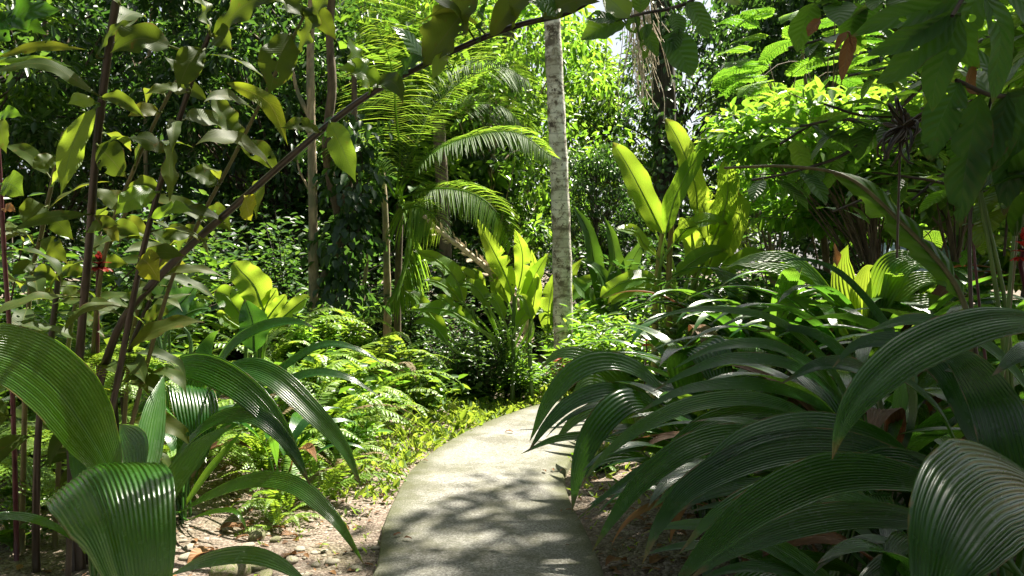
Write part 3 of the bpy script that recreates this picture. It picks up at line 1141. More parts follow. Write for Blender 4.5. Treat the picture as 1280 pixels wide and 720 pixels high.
hero_plant('palm_grass_plant', 'clump of arching pleated leaves rising from the gravel at left of the path', 'plant', rt, [
    ([(148, 572, 4.6), (175, 510, 4.45), (205, 470, 4.3), (245, 458, 4.2), (300, 484, 4.1), (345, 530, 4.0), (388, 607, 3.95)], 43, 42, dict(pleats=12)),
    ([(235, 560, 4.7), (255, 500, 4.6), (290, 462, 4.5), (340, 470, 4.4), (395, 520, 4.3), (430, 560, 4.25), (453, 612, 4.2)], 33, 40, dict(pleats=11)),
    ([(243, 520, 4.9), (238, 488, 4.75), (240, 485, 4.6), (246, 520, 4.45), (247, 560, 4.4), (240, 598, 4.4)], 54, 15, dict(pleats=13, h=np.array([.1, -1, 0]), cup=-.05)),
    ([(240, 540, 4.8), (262, 480, 4.8), (290, 432, 4.75), (330, 408, 4.7), (370, 402, 4.7), (398, 412, 4.7)], 28, 38, dict(pleats=10)),
    ([(245, 560, 4.7), (275, 490, 4.7), (310, 458, 4.65), (345, 470, 4.6), (378, 508, 4.55)], 28, 40, dict(pleats=10)),
    ([(200, 600, 4.4), (230, 560, 4.2), (270, 525, 4.1), (320, 520, 4.0), (365, 560, 3.95), (386, 600, 3.9)], 30, 40, dict(pleats=10)),
    ([(140, 560, 4.8), (140, 500, 4.7), (155, 460, 4.6), (185, 452, 4.6), (215, 470, 4.6)], 28, 45, dict(pleats=10, r=.8)),
    ([(232, 540, 4.9), (245, 470, 5), (262, 425, 5.1), (275, 412, 5.1)], 25, 60, dict(pleats=10, r=.9)),
    ([(225, 640, 4.6), (265, 618, 4.4), (320, 600, 4.2), (370, 608, 4.0), (415, 645, 3.85), (440, 680, 3.8), (455, 706, 3.8)], 28, 40, dict(pleats=10)),
    ([(250, 560, 4.9), (320, 500, 4.9), (380, 468, 4.9), (430, 470, 4.9), (476, 496, 4.9)], 16, 40, dict(pleats=7)),
    ([(250, 550, 5), (340, 470, 5.1), (400, 432, 5.1), (445, 436, 5.1), (484, 458, 5.1)], 16, 40, dict(pleats=7)),
    ([(200, 560, 4.9), (195, 500, 5), (180, 462, 5.1), (160, 450, 5.1)], 33, 50, dict(pleats=11, r=.6)),
    ([(215, 620, 4.6), (225, 560, 4.5), (215, 520, 4.4), (190, 505, 4.3), (165, 520, 4.2)], 33, 45, dict(pleats=11)),
    ([(225, 640, 4.7), (260, 590, 4.7), (285, 560, 4.7), (305, 535, 4.75)], 15, 40, dict(pleats=6, r=.95)),
    ([(210, 640, 4.6), (180, 600, 4.5), (140, 590, 4.4), (100, 600, 4.3)], 20, 40, dict(pleats=7)),
    ([(235, 650, 4.6), (265, 640, 4.5), (295, 640, 4.4), (312, 668, 4.35)], 8, 40, dict(pleats=4, r=.9)),
], M['plic'], 'pleated palm grass plants left of the path', pet=.006, jitter=.07)
hero_plant('palm_grass_plant', 'low pleated leaf arching over the stones at the bottom edge', 'plant', (at(205, 716, 3.4)[0], 3.3, 0), [
    ([(215, 718, 3.2), (260, 700, 3.1), (310, 694, 3.0), (350, 706, 2.95), (392, 735, 2.9)], 26, 45, dict(pleats=6)),
], M['plic'], 'pleated palm grass plants left of the path')

# ---------------------------------------------------- palm grass, right foreground
GR = 'pleated palm grass plants right of the path'
hero_plant('palm_grass_plant', 'nearest dark pleated plant at lower right with a wide leaf in the corner', 'plant', (1.45, 1.75, 0), [
    ([(1330, 625, 1.75), (1270, 606, 1.62), (1225, 622, 1.5), (1192, 670, 1.42), (1172, 730, 1.38), (1160, 800, 1.36)], 155, 48, dict(pleats=16, n=32, cup=-.1, r=.3)),
    ([(1225, 660, 1.9), (1180, 615, 1.9), (1110, 592, 1.88), (1030, 596, 1.85), (950, 632, 1.8), (890, 680, 1.76), (835, 740, 1.74)], 60, 42, dict(pleats=14, n=30, r=.35)),
    ([(1230, 690, 1.95), (1160, 655, 1.95), (1080, 645, 1.95), (1000, 655, 1.95), (920, 685, 1.95), (860, 725, 1.95)], 45, 35, dict(pleats=11, r=.1)),
    ([(1300, 700, 1.9), (1260, 560, 2.05), (1240, 500, 2.15), (1200, 450, 2.2), (1150, 430, 2.3)], 65, 30, dict(pleats=13, r=.05)),
], M['plic'], GR)
hero_plant('palm_grass_plant', 'dark pleated plant behind the corner one whose long leaf folds over to the left', 'plant', (1.42, 2.25, 0), [
    ([(1345, 415, 1.95), (1280, 399, 1.9), (1210, 408, 1.85), (1135, 442, 1.8), (1080, 490, 1.76), (1052, 535, 1.74), (1040, 575, 1.74)], 62, 40, dict(pleats=12, n=32, cup=-.05, r=.5)),
    ([(1270, 640, 2.25), (1215, 540, 2.3), (1180, 470, 2.35), (1130, 430, 2.4), (1075, 430, 2.45), (1040, 460, 2.45)], 55, 30, dict(pleats=12, r=.05)),
    ([(1260, 640, 2.3), (1150, 590, 2.35), (1060, 560, 2.4), (960, 565, 2.4), (870, 605, 2.35), (825, 655, 2.3), (803, 705, 2.3)], 57, 38, dict(pleats=13, r=.05)),
    ([(1300, 620, 2.3), (1320, 520, 2.3), (1310, 450, 2.25), (1280, 440, 2.15), (1240, 470, 2.1)], 46, 30, dict(pleats=11, r=.1)),
    ([(1290, 600, 2.5), (1270, 520, 2.45), (1225, 470, 2.4), (1160, 455, 2.4), (1100, 480, 2.4)], 44, 32, dict(pleats=10, r=.3)),
    ([(1230, 640, 2.5), (1200, 570, 2.5), (1170, 510, 2.5), (1120, 470, 2.5), (1090, 480, 2.45)], 39, 30, dict(pleats=8, r=.2)),
    ([(1200, 650, 2.45), (1120, 560, 2.5), (1030, 530, 2.5), (940, 545, 2.45), (880, 590, 2.4), (850, 640, 2.4)], 42, 36, dict(pleats=8, r=.4)),
    ([(1180, 680, 2.2), (1080, 630, 2.2), (980, 610, 2.15), (900, 640, 2.1), (850, 690, 2.1)], 37, 36, dict(pleats=8, r=.2)),
    ([(1240, 660, 2.4), (1190, 600, 2.4), (1120, 575, 2.35), (1060, 590, 2.3), (1020, 630, 2.3)], 44, 32, dict(pleats=9, r=.1)),
    ([(1310, 600, 2.6), (1290, 500, 2.6), (1230, 430, 2.6), (1150, 400, 2.6), (1080, 415, 2.6)], 42, 34, dict(pleats=8, r=.5)),
], M['plic'], GR)
hero_plant('palm_grass_plant', 'dark pleated plant leaning over the soil beside the path edge', 'plant', (1.15, 3.0, 0), [
    ([(1060, 620, 2.9), (1000, 565, 2.85), (930, 545, 2.75), (860, 560, 2.65), (800, 605, 2.6), (765, 650, 2.55), (740, 690, 2.55)], 38, 42, dict(pleats=10)),
    ([(1050, 600, 3), (980, 570, 3), (900, 548, 3), (830, 572, 2.95), (770, 610, 2.9), (718, 652, 2.9)], 20, 30, dict(pleats=7, r=.1)),
    ([(1070, 600, 3), (1020, 530, 3), (950, 500, 3), (870, 505, 2.95), (800, 535, 2.9), (750, 575, 2.9), (725, 610, 2.9)], 27, 38, dict(pleats=8)),
    ([(1060, 600, 3.1), (1060, 520, 3.1), (1000, 462, 3.1), (920, 448, 3.1), (860, 466, 3.1), (815, 490, 3.1)], 27, 32, dict(pleats=8, r=.6)),
    ([(1080, 600, 3.05), (1040, 520, 3.1), (985, 490, 3.1), (920, 480, 3.05), (850, 490, 3), (790, 520, 2.95)], 25, 34, dict(pleats=8)),
    ([(1090, 590, 3.1), (1050, 480, 3.2), (1000, 420, 3.3), (950, 394, 3.3), (880, 386, 3.3), (830, 394, 3.3), (795, 408, 3.3)], 16, 40, dict(pleats=5)),
    ([(1080, 610, 3), (1100, 540, 3.1), (1085, 470, 3.1), (1030, 455, 3), (975, 480, 3)], 36, 35, dict(pleats=9, r=.2)),
    ([(1070, 600, 3.1), (1030, 545, 3.1), (970, 515, 3.1), (900, 520, 3.05), (850, 548, 3.0), (815, 590, 3.0)], 26, 38, dict(pleats=7, r=.4)),
    ([(1080, 600, 3.2), (1050, 500, 3.2), (1010, 455, 3.2), (955, 430, 3.2), (890, 436, 3.2), (840, 462, 3.2)], 25, 36, dict(pleats=7, r=.5)),
    ([(1090, 600, 3.2), (1080, 500, 3.25), (1050, 440, 3.3), (1000, 412, 3.3), (945, 415, 3.3)], 26, 36, dict(pleats=7, r=.3)),
    ([(1050, 610, 3.0), (1000, 590, 3.0), (930, 580, 2.95), (860, 600, 2.9), (810, 640, 2.9)], 21, 40, dict(pleats=5, r=.3)),
    ([(1100, 600, 3.2), (1130, 480, 3.25), (1110, 420, 3.3), (1060, 395, 3.3), (1000, 400, 3.3)], 26, 36, dict(pleats=7, r=.6)),
    ([(1100, 620, 3), (1140, 520, 3.1), (1120, 430, 3.1), (1060, 350, 3.2), (1010, 325, 3.2), (960, 328, 3.2)], 20, 30, dict(pleats=7, r=.2)),
], M['plic'], GR)
hero_plant('palm_grass_plant', 'pleated plant with long blades reaching left over the path at the bend', 'plant', (1.15, 4.75, 0), [
    ([(845, 560, 4.7), (825, 490, 4.6), (780, 455, 4.5), (730, 458, 4.45), (690, 495, 4.4), (662, 552, 4.35)], 36, 40, dict(pleats=6)),
    ([(850, 560, 4.6), (820, 510, 4.5), (770, 488, 4.4), (720, 500, 4.35), (685, 530, 4.3), (660, 565, 4.3)], 28, 38, dict(pleats=6)),
    ([(830, 570, 4.6), (780, 552, 4.5), (730, 545, 4.4), (690, 550, 4.35), (650, 568, 4.3)], 14, 45, dict(pleats=4)),
    ([(860, 570, 4.6), (830, 520, 4.4), (790, 500, 4.2), (750, 530, 4.1), (725, 580, 4.05), (715, 640, 4)], 40, 38, dict(pleats=7)),
    ([(850, 570, 4.8), (820, 520, 4.8), (770, 505, 4.75), (725, 520, 4.7), (690, 556, 4.65)], 26, 40, dict(pleats=5, r=.9)),
    ([(880, 540, 4.9), (862, 470, 4.9), (862, 440, 4.8), (880, 434, 4.65), (895, 460, 4.55), (902, 510, 4.5)], 64, 18, dict(pleats=9, h=np.array([.3, -1, 0]), r=.7)),
    ([(860, 560, 5), (800, 500, 5), (740, 450, 5), (700, 442, 5), (675, 462, 5)], 34, 45, dict(pleats=5, r=.95)),
    ([(800, 560, 5.2), (770, 500, 5.2), (740, 478, 5.15), (715, 492, 5.1)], 44, 40, dict(pleats=6, r=.9)),
    ([(870, 560, 4.7), (900, 500, 4.6), (950, 470, 4.5), (1000, 480, 4.45)], 34, 38, dict(pleats=6)),
    ([(830, 590, 4.6), (790, 570, 4.5), (750, 575, 4.45), (715, 605, 4.4)], 20, 40, dict(pleats=4)),
], M['plic'], GR)

for lab, x, y, nl, az in [
    ('many-bladed dark clump spilling left between the hanging blades and the corner leaf', 1.5, 2.75, 13, (205, 335)),
    ('many-bladed dark clump reaching left over the deep shade in the middle of the bed', 1.75, 3.5, 14, (200, 340)),
    ('many-bladed dark clump low at the bottom edge between the corner leaf and the soil', 1.25, 2.3, 9, (215, 320)),
    ('many-bladed clump leaning to the path in front of the bend', 1.3, 4.2, 13, (200, 340)),
    ('slim-bladed clump behind the arching blades left of the path', -2.1, 5.0, 14, (0, 360)),
    ('slim-bladed low clump between the gravel and the fern bank', -1.5, 5.3, 9, (0, 360)),
]:
    t = thing('palm_grass_plant', lab, 'plant', (x, y, float(gz(x, y))), GR if x > 0 else 'pleated palm grass plants left of the path')
    sm = 1. if x > 0 else .72
    for i in range(nl):
        a_ = az[0] + (az[1] - az[0]) * (i + random.random()) / nl
        l0, L = random.uniform(.25, .5) * sm, random.uniform(.7, .95) * sm
        C = arch((x + random.uniform(-.08, .08), y + random.uniform(-.08, .08), 0), a_, random.uniform(64, 84), L + l0, random.uniform(85, 125), 36, 1.7, random.uniform(-20, 20))
        k_ = max(3, int(36 * l0 / (L + l0)))
        mb = MB()
        tube(mb, C[:k_ + 1], np.linspace(.009, .006, k_ + 1), 5, uv=(.5, 0))
        h_ = (C[-1] - C[0]) * [1, 1, 0]
        ribbon(mb, C[k_:], random.uniform(.075, .12) * sm ** .5, 'plic', pleats=random.choice([8, 9, 10, 11]), pamp=.06, cup=.16, r=random.random(), h=h_, roll=random.uniform(0, 25))
        part('leaf', mb, M['dry'] if i == 3 else M['plic'], t)

PGA = Kind(lambda: palm_grass_proto('', 13, (.75, 1.0), (.09, .13), (.3, .5), group=GR))
PGB = Kind(lambda: palm_grass_proto('', 11, (.6, .85), (.08, .12), (.25, .45), (66, 86), (95, 150), group=GR))
PGC = Kind(lambda: palm_grass_proto('', 15, (.7, .95), (.07, .1), (.3, .5), (55, 80), (80, 125), group=GR))
for k, x, y, rz, sc, lab in [
    (PGC, 2.45, 6.9, .3, 1.55, 'tall pleated clump rising left of the pale glowing clump'),
    (PGA, 3.0, 7.0, 1.6, 1.4, 'tall pleated clump directly behind the pale glowing clump'),
    (PGB, 3.6, 7.5, 2.8, 1.4, 'tall pleated clump right of the pale glowing clump'),
    (PGC, 4.2, 6.8, 4.2, 1.55, 'tall pleated clump below the right end of the roof'),
    (PGA, 2.05, 7.3, 5.3, 1.4, 'tall pleated clump in front of the banana stems'),
    (PGB, 3.5, 6.0, 3.9, 1.5, 'tall pleated clump behind the folded leaf at right'),
    (PGB, 2.3, 7.6, .6, 1.5, 'pleated clump at the back of the right bed beside the bright bush'),
    (PGA, 4.3, 7.4, 3.6, 1.5, 'pleated clump at the back of the right bed near the roof posts'),
    (PGC, 3.1, 7.7, 5.2, 1.5, 'pleated clump behind the pale glowing clump'),
    (PGA, 1.9, 4.1, 4.9, 1.3, 'pleated clump with broad arching blades in the heart of the right bed'),
    (PGC, 2.7, 4.9, 3.3, 1.4, 'pleated clump between the heart of the bed and the thin stems'),
    (PGB, 1.2, 3.5, .5, 1.0, 'low pleated clump at the soil edge under the long hanging blades'),
    (PGC, 1.5, 3.5, 2.9, 1.23, 'arching clump just behind the blade hanging over the dark soil'),
    (PGB, 2.2, 5.3, 4.4, 1.58, 'pleated clump in the middle rows of the right bed below the arching stalk'),
    (PGA, 1.35, 4.7, 2.5, 1.17, 'pleated clump on the soil side of the path bend'),
    (PGC, 2.9, 6.2, 1.2, 1.58, 'pleated clump left of the sunlit back-row clump'),
    (PGB, 3.9, 6.2, .4, 1.65, 'pleated clump farthest right below the roof'),
    (PGA, 1.75, 3.7, .3, 1.30, 'dark pleated clump directly behind the folded leaf at right'),
    (PGB, 1.15, 4.0, 1.3, 1.10, 'short pleated clump with shaded stems on the bare soil by the path'),
    (PGC, 2.0, 4.6, 2.2, 1.37, 'arching pleated clump in the middle of the right bed'),
    (PGA, 1.55, 5.4, 4.0, 1.42, 'pleated clump catching sky sheen behind the path bend'),
    (PGB, 2.7, 4.0, 5.1, 1.43, 'pleated clump at the right edge behind the corner plant'),
    (PGC, 2.6, 5.6, .9, 1.65, 'pleated clump below the blue-grey roof'),
    (PGA, 3.3, 5.1, 1.9, 1.65, 'pleated clump under the thin stems at the right edge'),
    (PGB, 2.1, 6.5, 3.4, 1.58, 'pleated clump in the back row next to the banana stems'),
    (PGC, 1.45, 6.4, .2, 1.20, 'small pleated clump by the far bend of the path'),
    (PGA, 3.3, 6.7, 2.7, 1.4, 'sunlit pleated clump in the back row of the right bed'),
    (PGB, 1.75, 2.9, 1.0, 1.04, 'pleated clump sunk in deep shade between the foreground leaves'),
    (PGC, 2.4, 3.1, 5.5, 1.21, 'pleated clump in deep shade at the right frame edge'),
]:
    k.place((x, y, float(gz(x, y))), rz, sc, lab)
# paler clump with upright glowing blades
hero_plant('palm_grass_plant', 'pale glowing clump with upright broad blades below the leafy shrub', 'plant', ground_at(1075, 6.0), [
    ([(1070, 420), (1056, 365), (1052, 330), (1060, 306)], 40, 75, dict(r=.9, pleats=7)),
    ([(1080, 420), (1075, 370), (1082, 338), (1092, 332)], 34, 75, dict(r=1., pleats=7)),
    ([(1070, 420), (1035, 370), (1005, 345), (965, 335), (920, 330)], 26, 45, dict(pleats=6)),
    ([(1080, 430), (1110, 360), (1140, 330), (1180, 342)], 30, 45, dict(pleats=7)),
    ([(1085, 430), (1120, 370), (1160, 348), (1215, 368)], 28, 45, dict(pleats=7)),
    ([(1085, 430), (1100, 350), (1120, 322), (1165, 322)], 28, 50, dict(pleats=7)),
    ([(1080, 440), (1120, 390), (1170, 376), (1210, 395)], 26, 45, dict(pleats=6)),
    ([(1070, 440), (1040, 400), (1000, 380), (950, 390)], 28, 45, dict(pleats=6)),
    ([(1075, 430), (1030, 360), (990, 325), (945, 322), (905, 335)], 24, 45, dict(pleats=6)),
], M['gingergreen'], kind='plic')

# ---------------------------------------------------- heliconia and banana
def paddle_plant(name, label, cat, root, leaves, stems, mat='banana', prof='paddle', group=None, stemmat='stemgreen', ds=1., wsc=1.):
    """leaves: (base px.., tip.., width px, roll, opt): base to tip in pixels with depth"""
    def sc_(pts):
        return [pt if len(pt) < 3 else (pt[0], pt[1], pt[2] * ds) for pt in pts]
    stems = [(sc_(a), b) for a, b in stems]
    leaves = [(sc_(l[0]), l[1] * wsc) + tuple(l[2:]) for l in leaves]
    t = thing(name, label, cat, root, group)
    for pts, wp in stems:
        B = P(pts, root[1])
        mb = MB()
        B[0][2] = float(gz(B[0][0], B[0][1])) - .05
        k = B[:, 1].mean() / F
        tube(mb, resample(B, 16), np.linspace(wp * k / 2, wp * k / 3.2, 16), 8)
        part('stem', mb, M[stemmat], t)
    for lf in leaves:
        pts, wpx, roll = lf[:3]
        opt = dict(lf[3]) if len(lf) > 3 else {}
        m = M[opt.pop('mat', mat)]
        C = resample(P(pts, root[1]), opt.pop('n', 40))
        mb = MB()
        kw = dict(prof=prof, roll=roll, across=9, cup=.22, wave=.05, wk=18, tears=random.choice([0, 1, 2, 3]), r=random.random())
        kw.update(opt)
        ribbon(mb, C, wpx * C[:, 1].mean() / F, **kw)
        stalk_to(mb, np.asarray(root), C, .012, 10, .6)
        # raised midrib
        tube(mb, C[:-3] + np.array([0, -.004, .002]), np.linspace(.009, .003, len(C) - 3), 5, uv=(.5, 0))
        part('leaf', mb, m, t)
    return t


paddle_plant('banana_plant', 'banana plant with tall glowing upright leaves right of the pale trunk', 'banana plant', ground_at(838, 8.6), [
    ([(828, 292, 8.5), (810, 255), (785, 208), (766, 178)], 38, 75, dict(r=.8)),
    ([(872, 262, 8.5), (868, 228), (850, 180), (832, 148)], 36, 75, dict(r=.95)),
    ([(832, 292, 8.4), (845, 245), (866, 205), (886, 180)], 30, 55, dict(r=.3)),
    ([(886, 300, 8.7), (882, 270), (872, 240), (868, 222)], 40, 80, dict(r=1.)),
    ([(820, 292, 8.6), (808, 270), (795, 250), (784, 236)], 22, 65, dict(r=.9)),
    ([(892, 300, 8.5), (905, 265), (910, 230), (905, 200)], 34, 65, dict(r=.7)),
    ([(842, 305, 8.4), (860, 285), (885, 275), (910, 280)], 26, 50, dict(r=.5)),
    ([(880, 345, 8.5), (893, 315), (903, 285), (905, 262)], 36, 70, dict(r=.9)),
    ([(896, 330, 8.5), (915, 295), (925, 265), (922, 240)], 32, 65, dict(r=.8)),
    ([(900, 350, 8.4), (920, 330), (940, 318), (960, 322)], 28, 50, dict(r=.6)),
    ([(860, 345, 8.4), (868, 318), (864, 292), (850, 272)], 30, 70, dict(r=1.)),
    ([(820, 320, 8.5), (805, 305), (795, 290), (770, 285)], 20, 55, dict(r=.6)),
    ([(822, 350, 8.3), (800, 348), (775, 355), (750, 372)], 28, 55, dict(r=.5)),
    ([(825, 365, 8.3), (800, 360), (780, 366), (760, 380)], 26, 55, dict(r=.6)),
    ([(845, 345, 8.2), (862, 330), (885, 316), (905, 312)], 26, 55, dict(r=.4)),
], [([(818, 440, 8.6), (820, 370, 8.55), (828, 292, 8.5)], 11), ([(840, 440, 8.5), (836, 360, 8.45), (840, 270, 8.45)], 10), ([(862, 440, 8.6), (866, 380, 8.6), (876, 300, 8.6)], 12)], stemmat='banstem', wsc=.86)

paddle_plant('heliconia', 'bright heliconia clump with wavy upright leaves left of the pale trunk', 'heliconia', ground_at(632, 9.2), [
    ([(642, 372, 9), (630, 340), (612, 305), (595, 272)], 30, 75, dict(r=.9, wave=.1)),
    ([(648, 362, 9.1), (653, 335), (652, 312), (643, 286)], 26, 75, dict(r=.7, wave=.1)),
    ([(652, 390, 8.9), (662, 360), (674, 335), (686, 316)], 26, 65, dict(r=.4)),
    ([(580, 378, 8.8), (570, 350), (548, 326), (515, 312)], 30, 55, dict(r=.85, wave=.1)),
    ([(600, 372, 8.9), (592, 352), (578, 340), (562, 334)], 24, 60, dict(r=1.)),
    ([(577, 378, 8.8), (562, 362), (545, 352), (530, 350)], 22, 55, dict(r=.6)),
    ([(585, 402, 8.6), (560, 388), (535, 385), (508, 388)], 24, 50, dict(r=.5, wave=.12)),
    ([(605, 368, 8.9), (600, 350), (596, 340), (590, 335)], 14, 65, dict(r=.9)),
    ([(664, 400, 8.8), (668, 372), (672, 352), (670, 340)], 24, 65, dict(r=1.)),
    ([(665, 400, 8.7), (658, 380), (655, 372), (645, 368)], 16, 60, dict(r=.8)),
    ([(625, 395, 9.3), (618, 350), (612, 325), (600, 308)], 22, 60, dict(r=.1)),
    ([(560, 430, 8.5), (545, 410), (530, 402), (515, 405)], 20, 50, dict(r=.4)),
    ([(636, 380, 9.1), (626, 350), (620, 325), (622, 300)], 26, 72, dict(r=.8)),
    ([(612, 385, 8.8), (600, 365), (586, 355), (568, 356)], 24, 60, dict(r=.9)),
    ([(596, 410, 8.7), (576, 395), (556, 375), (540, 368)], 24, 55, dict(r=.3)),
    ([(658, 395, 9.0), (664, 365), (668, 335), (664, 312)], 22, 70, dict(r=.95)),
    ([(646, 410, 8.8), (655, 395), (668, 388), (682, 390)], 22, 60, dict(r=.5)),
    ([(630, 400, 8.8), (622, 380), (612, 372), (598, 376)], 20, 60, dict(r=.7)),
    ([(560, 420, 8.7), (540, 396), (522, 372), (505, 362)], 24, 55, dict(r=.8)),
], [([(640, 480, 9), (642, 420, 9), (643, 370, 9)], 7), ([(600, 480, 8.9), (597, 430, 8.9), (590, 385, 8.8)], 6), ([(665, 480, 9), (662, 430, 8.9), (664, 390, 8.8)], 7)], prof='heli', ds=1., wsc=.85)
paddle_plant('heliconia', 'heliconia leaves spreading right from behind the foot of the pale trunk', 'heliconia', ground_at(705, 12.2), [
    ([(690, 400, 12), (715, 365), (742, 350), (762, 352)], 28, 50, dict(r=.6)),
    ([(700, 420, 12), (725, 392), (755, 378), (780, 382)], 26, 50, dict(r=.5)),
    ([(684, 420, 12), (686, 385), (690, 360), (696, 335)], 24, 65, dict(r=.8)),
    ([(700, 410, 12), (705, 370), (716, 340), (730, 322)], 24, 60, dict(r=.7)),
    ([(705, 430, 12), (735, 415), (760, 412), (780, 420)], 22, 50, dict(r=.4)),
], [([(700, 460, 12), (698, 420, 12), (697, 390, 12)], 6)], prof='heli')
paddle_plant('heliconia', 'dark heliconia clump in the shade behind the pale trunk', 'heliconia', ground_at(765, 12), [
    ([(760, 400, 10.5), (745, 340), (735, 290), (715, 255)], 26, 60, dict(r=.1)),
    ([(770, 400, 10.5), (770, 340), (765, 300), (755, 270)], 26, 60, dict(r=.2)),
    ([(765, 400, 10.5), (785, 340), (800, 310), (815, 300)], 26, 60, dict(r=.0)),
    ([(760, 410, 10.4), (735, 370), (715, 350), (705, 350)], 26, 50, dict(r=.7)),
    ([(775, 410, 10.4), (760, 360), (745, 335), (725, 325)], 24, 50, dict(r=.2)),
    ([(755, 420, 10.4), (730, 400), (710, 392), (700, 400)], 22, 50, dict(r=.7)),
], [([(762, 450, 10.5), (762, 400, 10.5)], 6)], mat='mid', prof='heli', ds=1.143)
paddle_plant('heliconia', 'young heliconia with speckled bright leaves beyond the left palm grass', 'heliconia', ground_at(322, 6.6), [
    ([(328, 384, 6.6), (318, 358), (300, 338), (292, 328)], 40, 75, dict(r=.85, wave=.08)),
    ([(308, 402, 6.6), (295, 385), (282, 370), (268, 364)], 30, 65, dict(r=.6, wave=.1)),
    ([(328, 395, 6.6), (335, 378), (342, 368), (346, 360)], 17, 75, dict(r=.9, tears=0)),
    ([(332, 402, 6.5), (342, 388), (352, 376), (358, 368)], 18, 75, dict(r=.8, tears=0)),
    ([(318, 440, 6.3), (316, 405, 6.3), (310, 385, 6.3), (306, 374, 6.3)], 36, 70, dict(r=.05, mat='plic', prof='oval', tears=0)),
    ([(340, 410, 6.7), (362, 390), (380, 375), (388, 372)], 24, 55, dict(r=.9)),
    ([(300, 410, 6.7), (285, 400), (278, 392), (280, 388)], 20, 55, dict(r=1.)),
], [([(324, 470, 6.6), (324, 430, 6.6), (326, 390, 6.6)], 9), ([(306, 470, 6.6), (308, 400, 6.6)], 7)])
paddle_plant('elephant_ear', 'glossy elephant ear with one pale and one dark leaf behind the slanting stems', 'elephant ear', ground_at(222, 5.76), [
    ([(202, 372, 6.5), (210, 352), (224, 338), (238, 336)], 44, 65, dict(r=.9, tears=0, wave=.03)),
    ([(206, 392, 6.3), (222, 382), (238, 366), (248, 352)], 42, 62, dict(r=.2, tears=0, wave=.03)),
    ([(226, 398, 6.3), (240, 390), (254, 386), (264, 388)], 26, 55, dict(r=.9, tears=0)),
    ([(215, 402, 6.4), (200, 398), (188, 400), (178, 408)], 24, 55, dict(r=.4, tears=0)),
], [([(212, 470, 6.4), (212, 430, 6.4), (208, 395, 6.4)], 5)], mat='alo', prof='heart', ds=.9, wsc=1.25)


# leaning pale scaly palm stem
def scaly():
    root = at(668, 410, 9.6)
    t = thing('scaly_stalk', 'leaning pale palm stem with old scaly leaf bases above the dark shrub', 'stem', (root[0] - .12, 9.7, float(gz(root[0], 9.7))))
    C = resample(np.vstack([[[root[0] - .12, 9.75, -.05]], [[root[0] - .1, 9.75, .4]], P([(659, 396, 9.6), (643, 374, 9.4), (615, 342, 9.1), (580, 312, 8.9), (548, 288, 8.7), (530, 270, 8.6)])]), 34)
    mb = MB()
    tube(mb, C, np.linspace(.06, .022, 34), 9)
    T = tangents(C)
    for i in range(8, 33):
        for k in range(5):
            d = unit(np.cross(T[i], rng.normal(size=3)))
            cards(mb, [C[i] + d * .03], [d + T[i] * .9], [d - T[i]], .09, .05, random.random(), .1)
    part('stem', mb, M['barkdry'], t)


scaly()

# ---------------------------------------------------- ginger stalks, upper left
def snap(C, px, py):
    best = min(range(len(C)), key=lambda i: (proj(C[i])[0] - px) ** 2 + (proj(C[i])[1] - py) ** 2)
    return C[best]


def stalk_plant(name, label, cat, stem, w0, w1, leaves, stemmat='stemdark', mat='ginger', group=None, prof='lance', root=None, wave=.06, extra=8):
    B = P(stem)
    if root is None:
        root = np.array([B[0][0], B[0][1], float(gz(B[0][0], B[0][1]))])
    t = thing(name, label, cat, root, group)
    pts = np.vstack([[root - [0, 0, .06]], B]) if B[0][2] > root[2] + .05 else B
    C = resample(pts, 90)
    k = C[:, 1] / F
    mb = MB()
    nod = 1 + .10 * (np.abs(np.sin(np.linspace(0, 26, 90))) > .985)
    tube(mb, C, np.linspace(w0, w1, 90) * k / 2 * .82 * nod, 8)
    part('stem', mb, M[stemmat], t)
    for lf in leaves:
        b, tip, wpx = lf[:3]
        opt = dict(lf[3]) if len(lf) > 3 else {}
        s = snap(C, *b)
        Yb = s[1] - opt.pop('near', .04)
        dY = opt.pop('dY', -.08)
        bow = opt.pop('bow', .12)
        m = M[opt.pop('mat', mat)]
        b3 = at(b[0], b[1], Yb)
        mid = opt.pop('mid', None)
        t3 = at(tip[0], tip[1], Yb + dY)
        L = np.linalg.norm(t3 - b3)
        md = at(mid[0], mid[1], Yb + dY * .4) if mid else (b3 + t3) / 2 + np.array([0, -.05 * L, bow * L])
        LC = resample([b3, md, t3], 26)
        m2 = MB()
        kw = dict(prof=prof, roll=68, across=11, cup=random.uniform(-.1, .35), wave=wave * random.uniform(.5, 2.2), wk=random.uniform(10, 26), tears=random.choice([0, 0, 0, 1]), r=random.random())
        kw.update(opt)
        ribbon(m2, LC, 1.0 * wpx * LC[:, 1].mean() / F, **kw)
        d0 = unit(LC[1] - LC[0])
        tube(m2, bez(s, s + (b3 - s) * .4, b3 - d0 * .02, b3 + d0 * .01, 6), .0045, 5, uv=(.5, 0))
        part('leaf', m2, m, t)
    for i in range(extra):
        s = C[int(np.clip(28 + 58 * (i + random.random()) / extra, 0, 89))]
        az = random.uniform(0, 360)
        l = random.uniform(.2, .36)
        LC = arch(s, az, random.uniform(-10, 50), l + .04, random.uniform(40, 110), 22)
        m2 = MB()
        tube(m2, LC[:4], .004, 5, uv=(.5, 0))
        ribbon(m2, LC[2:], l * random.uniform(.22, .3), prof, roll=random.uniform(0, 55), across=9, cup=.2, wave=.08, wk=16, r=random.random() * .8, h=np.array([sin(R(az)), cos(R(az)), 0]))
        part('leaf', m2, M[mat], t)
    return t


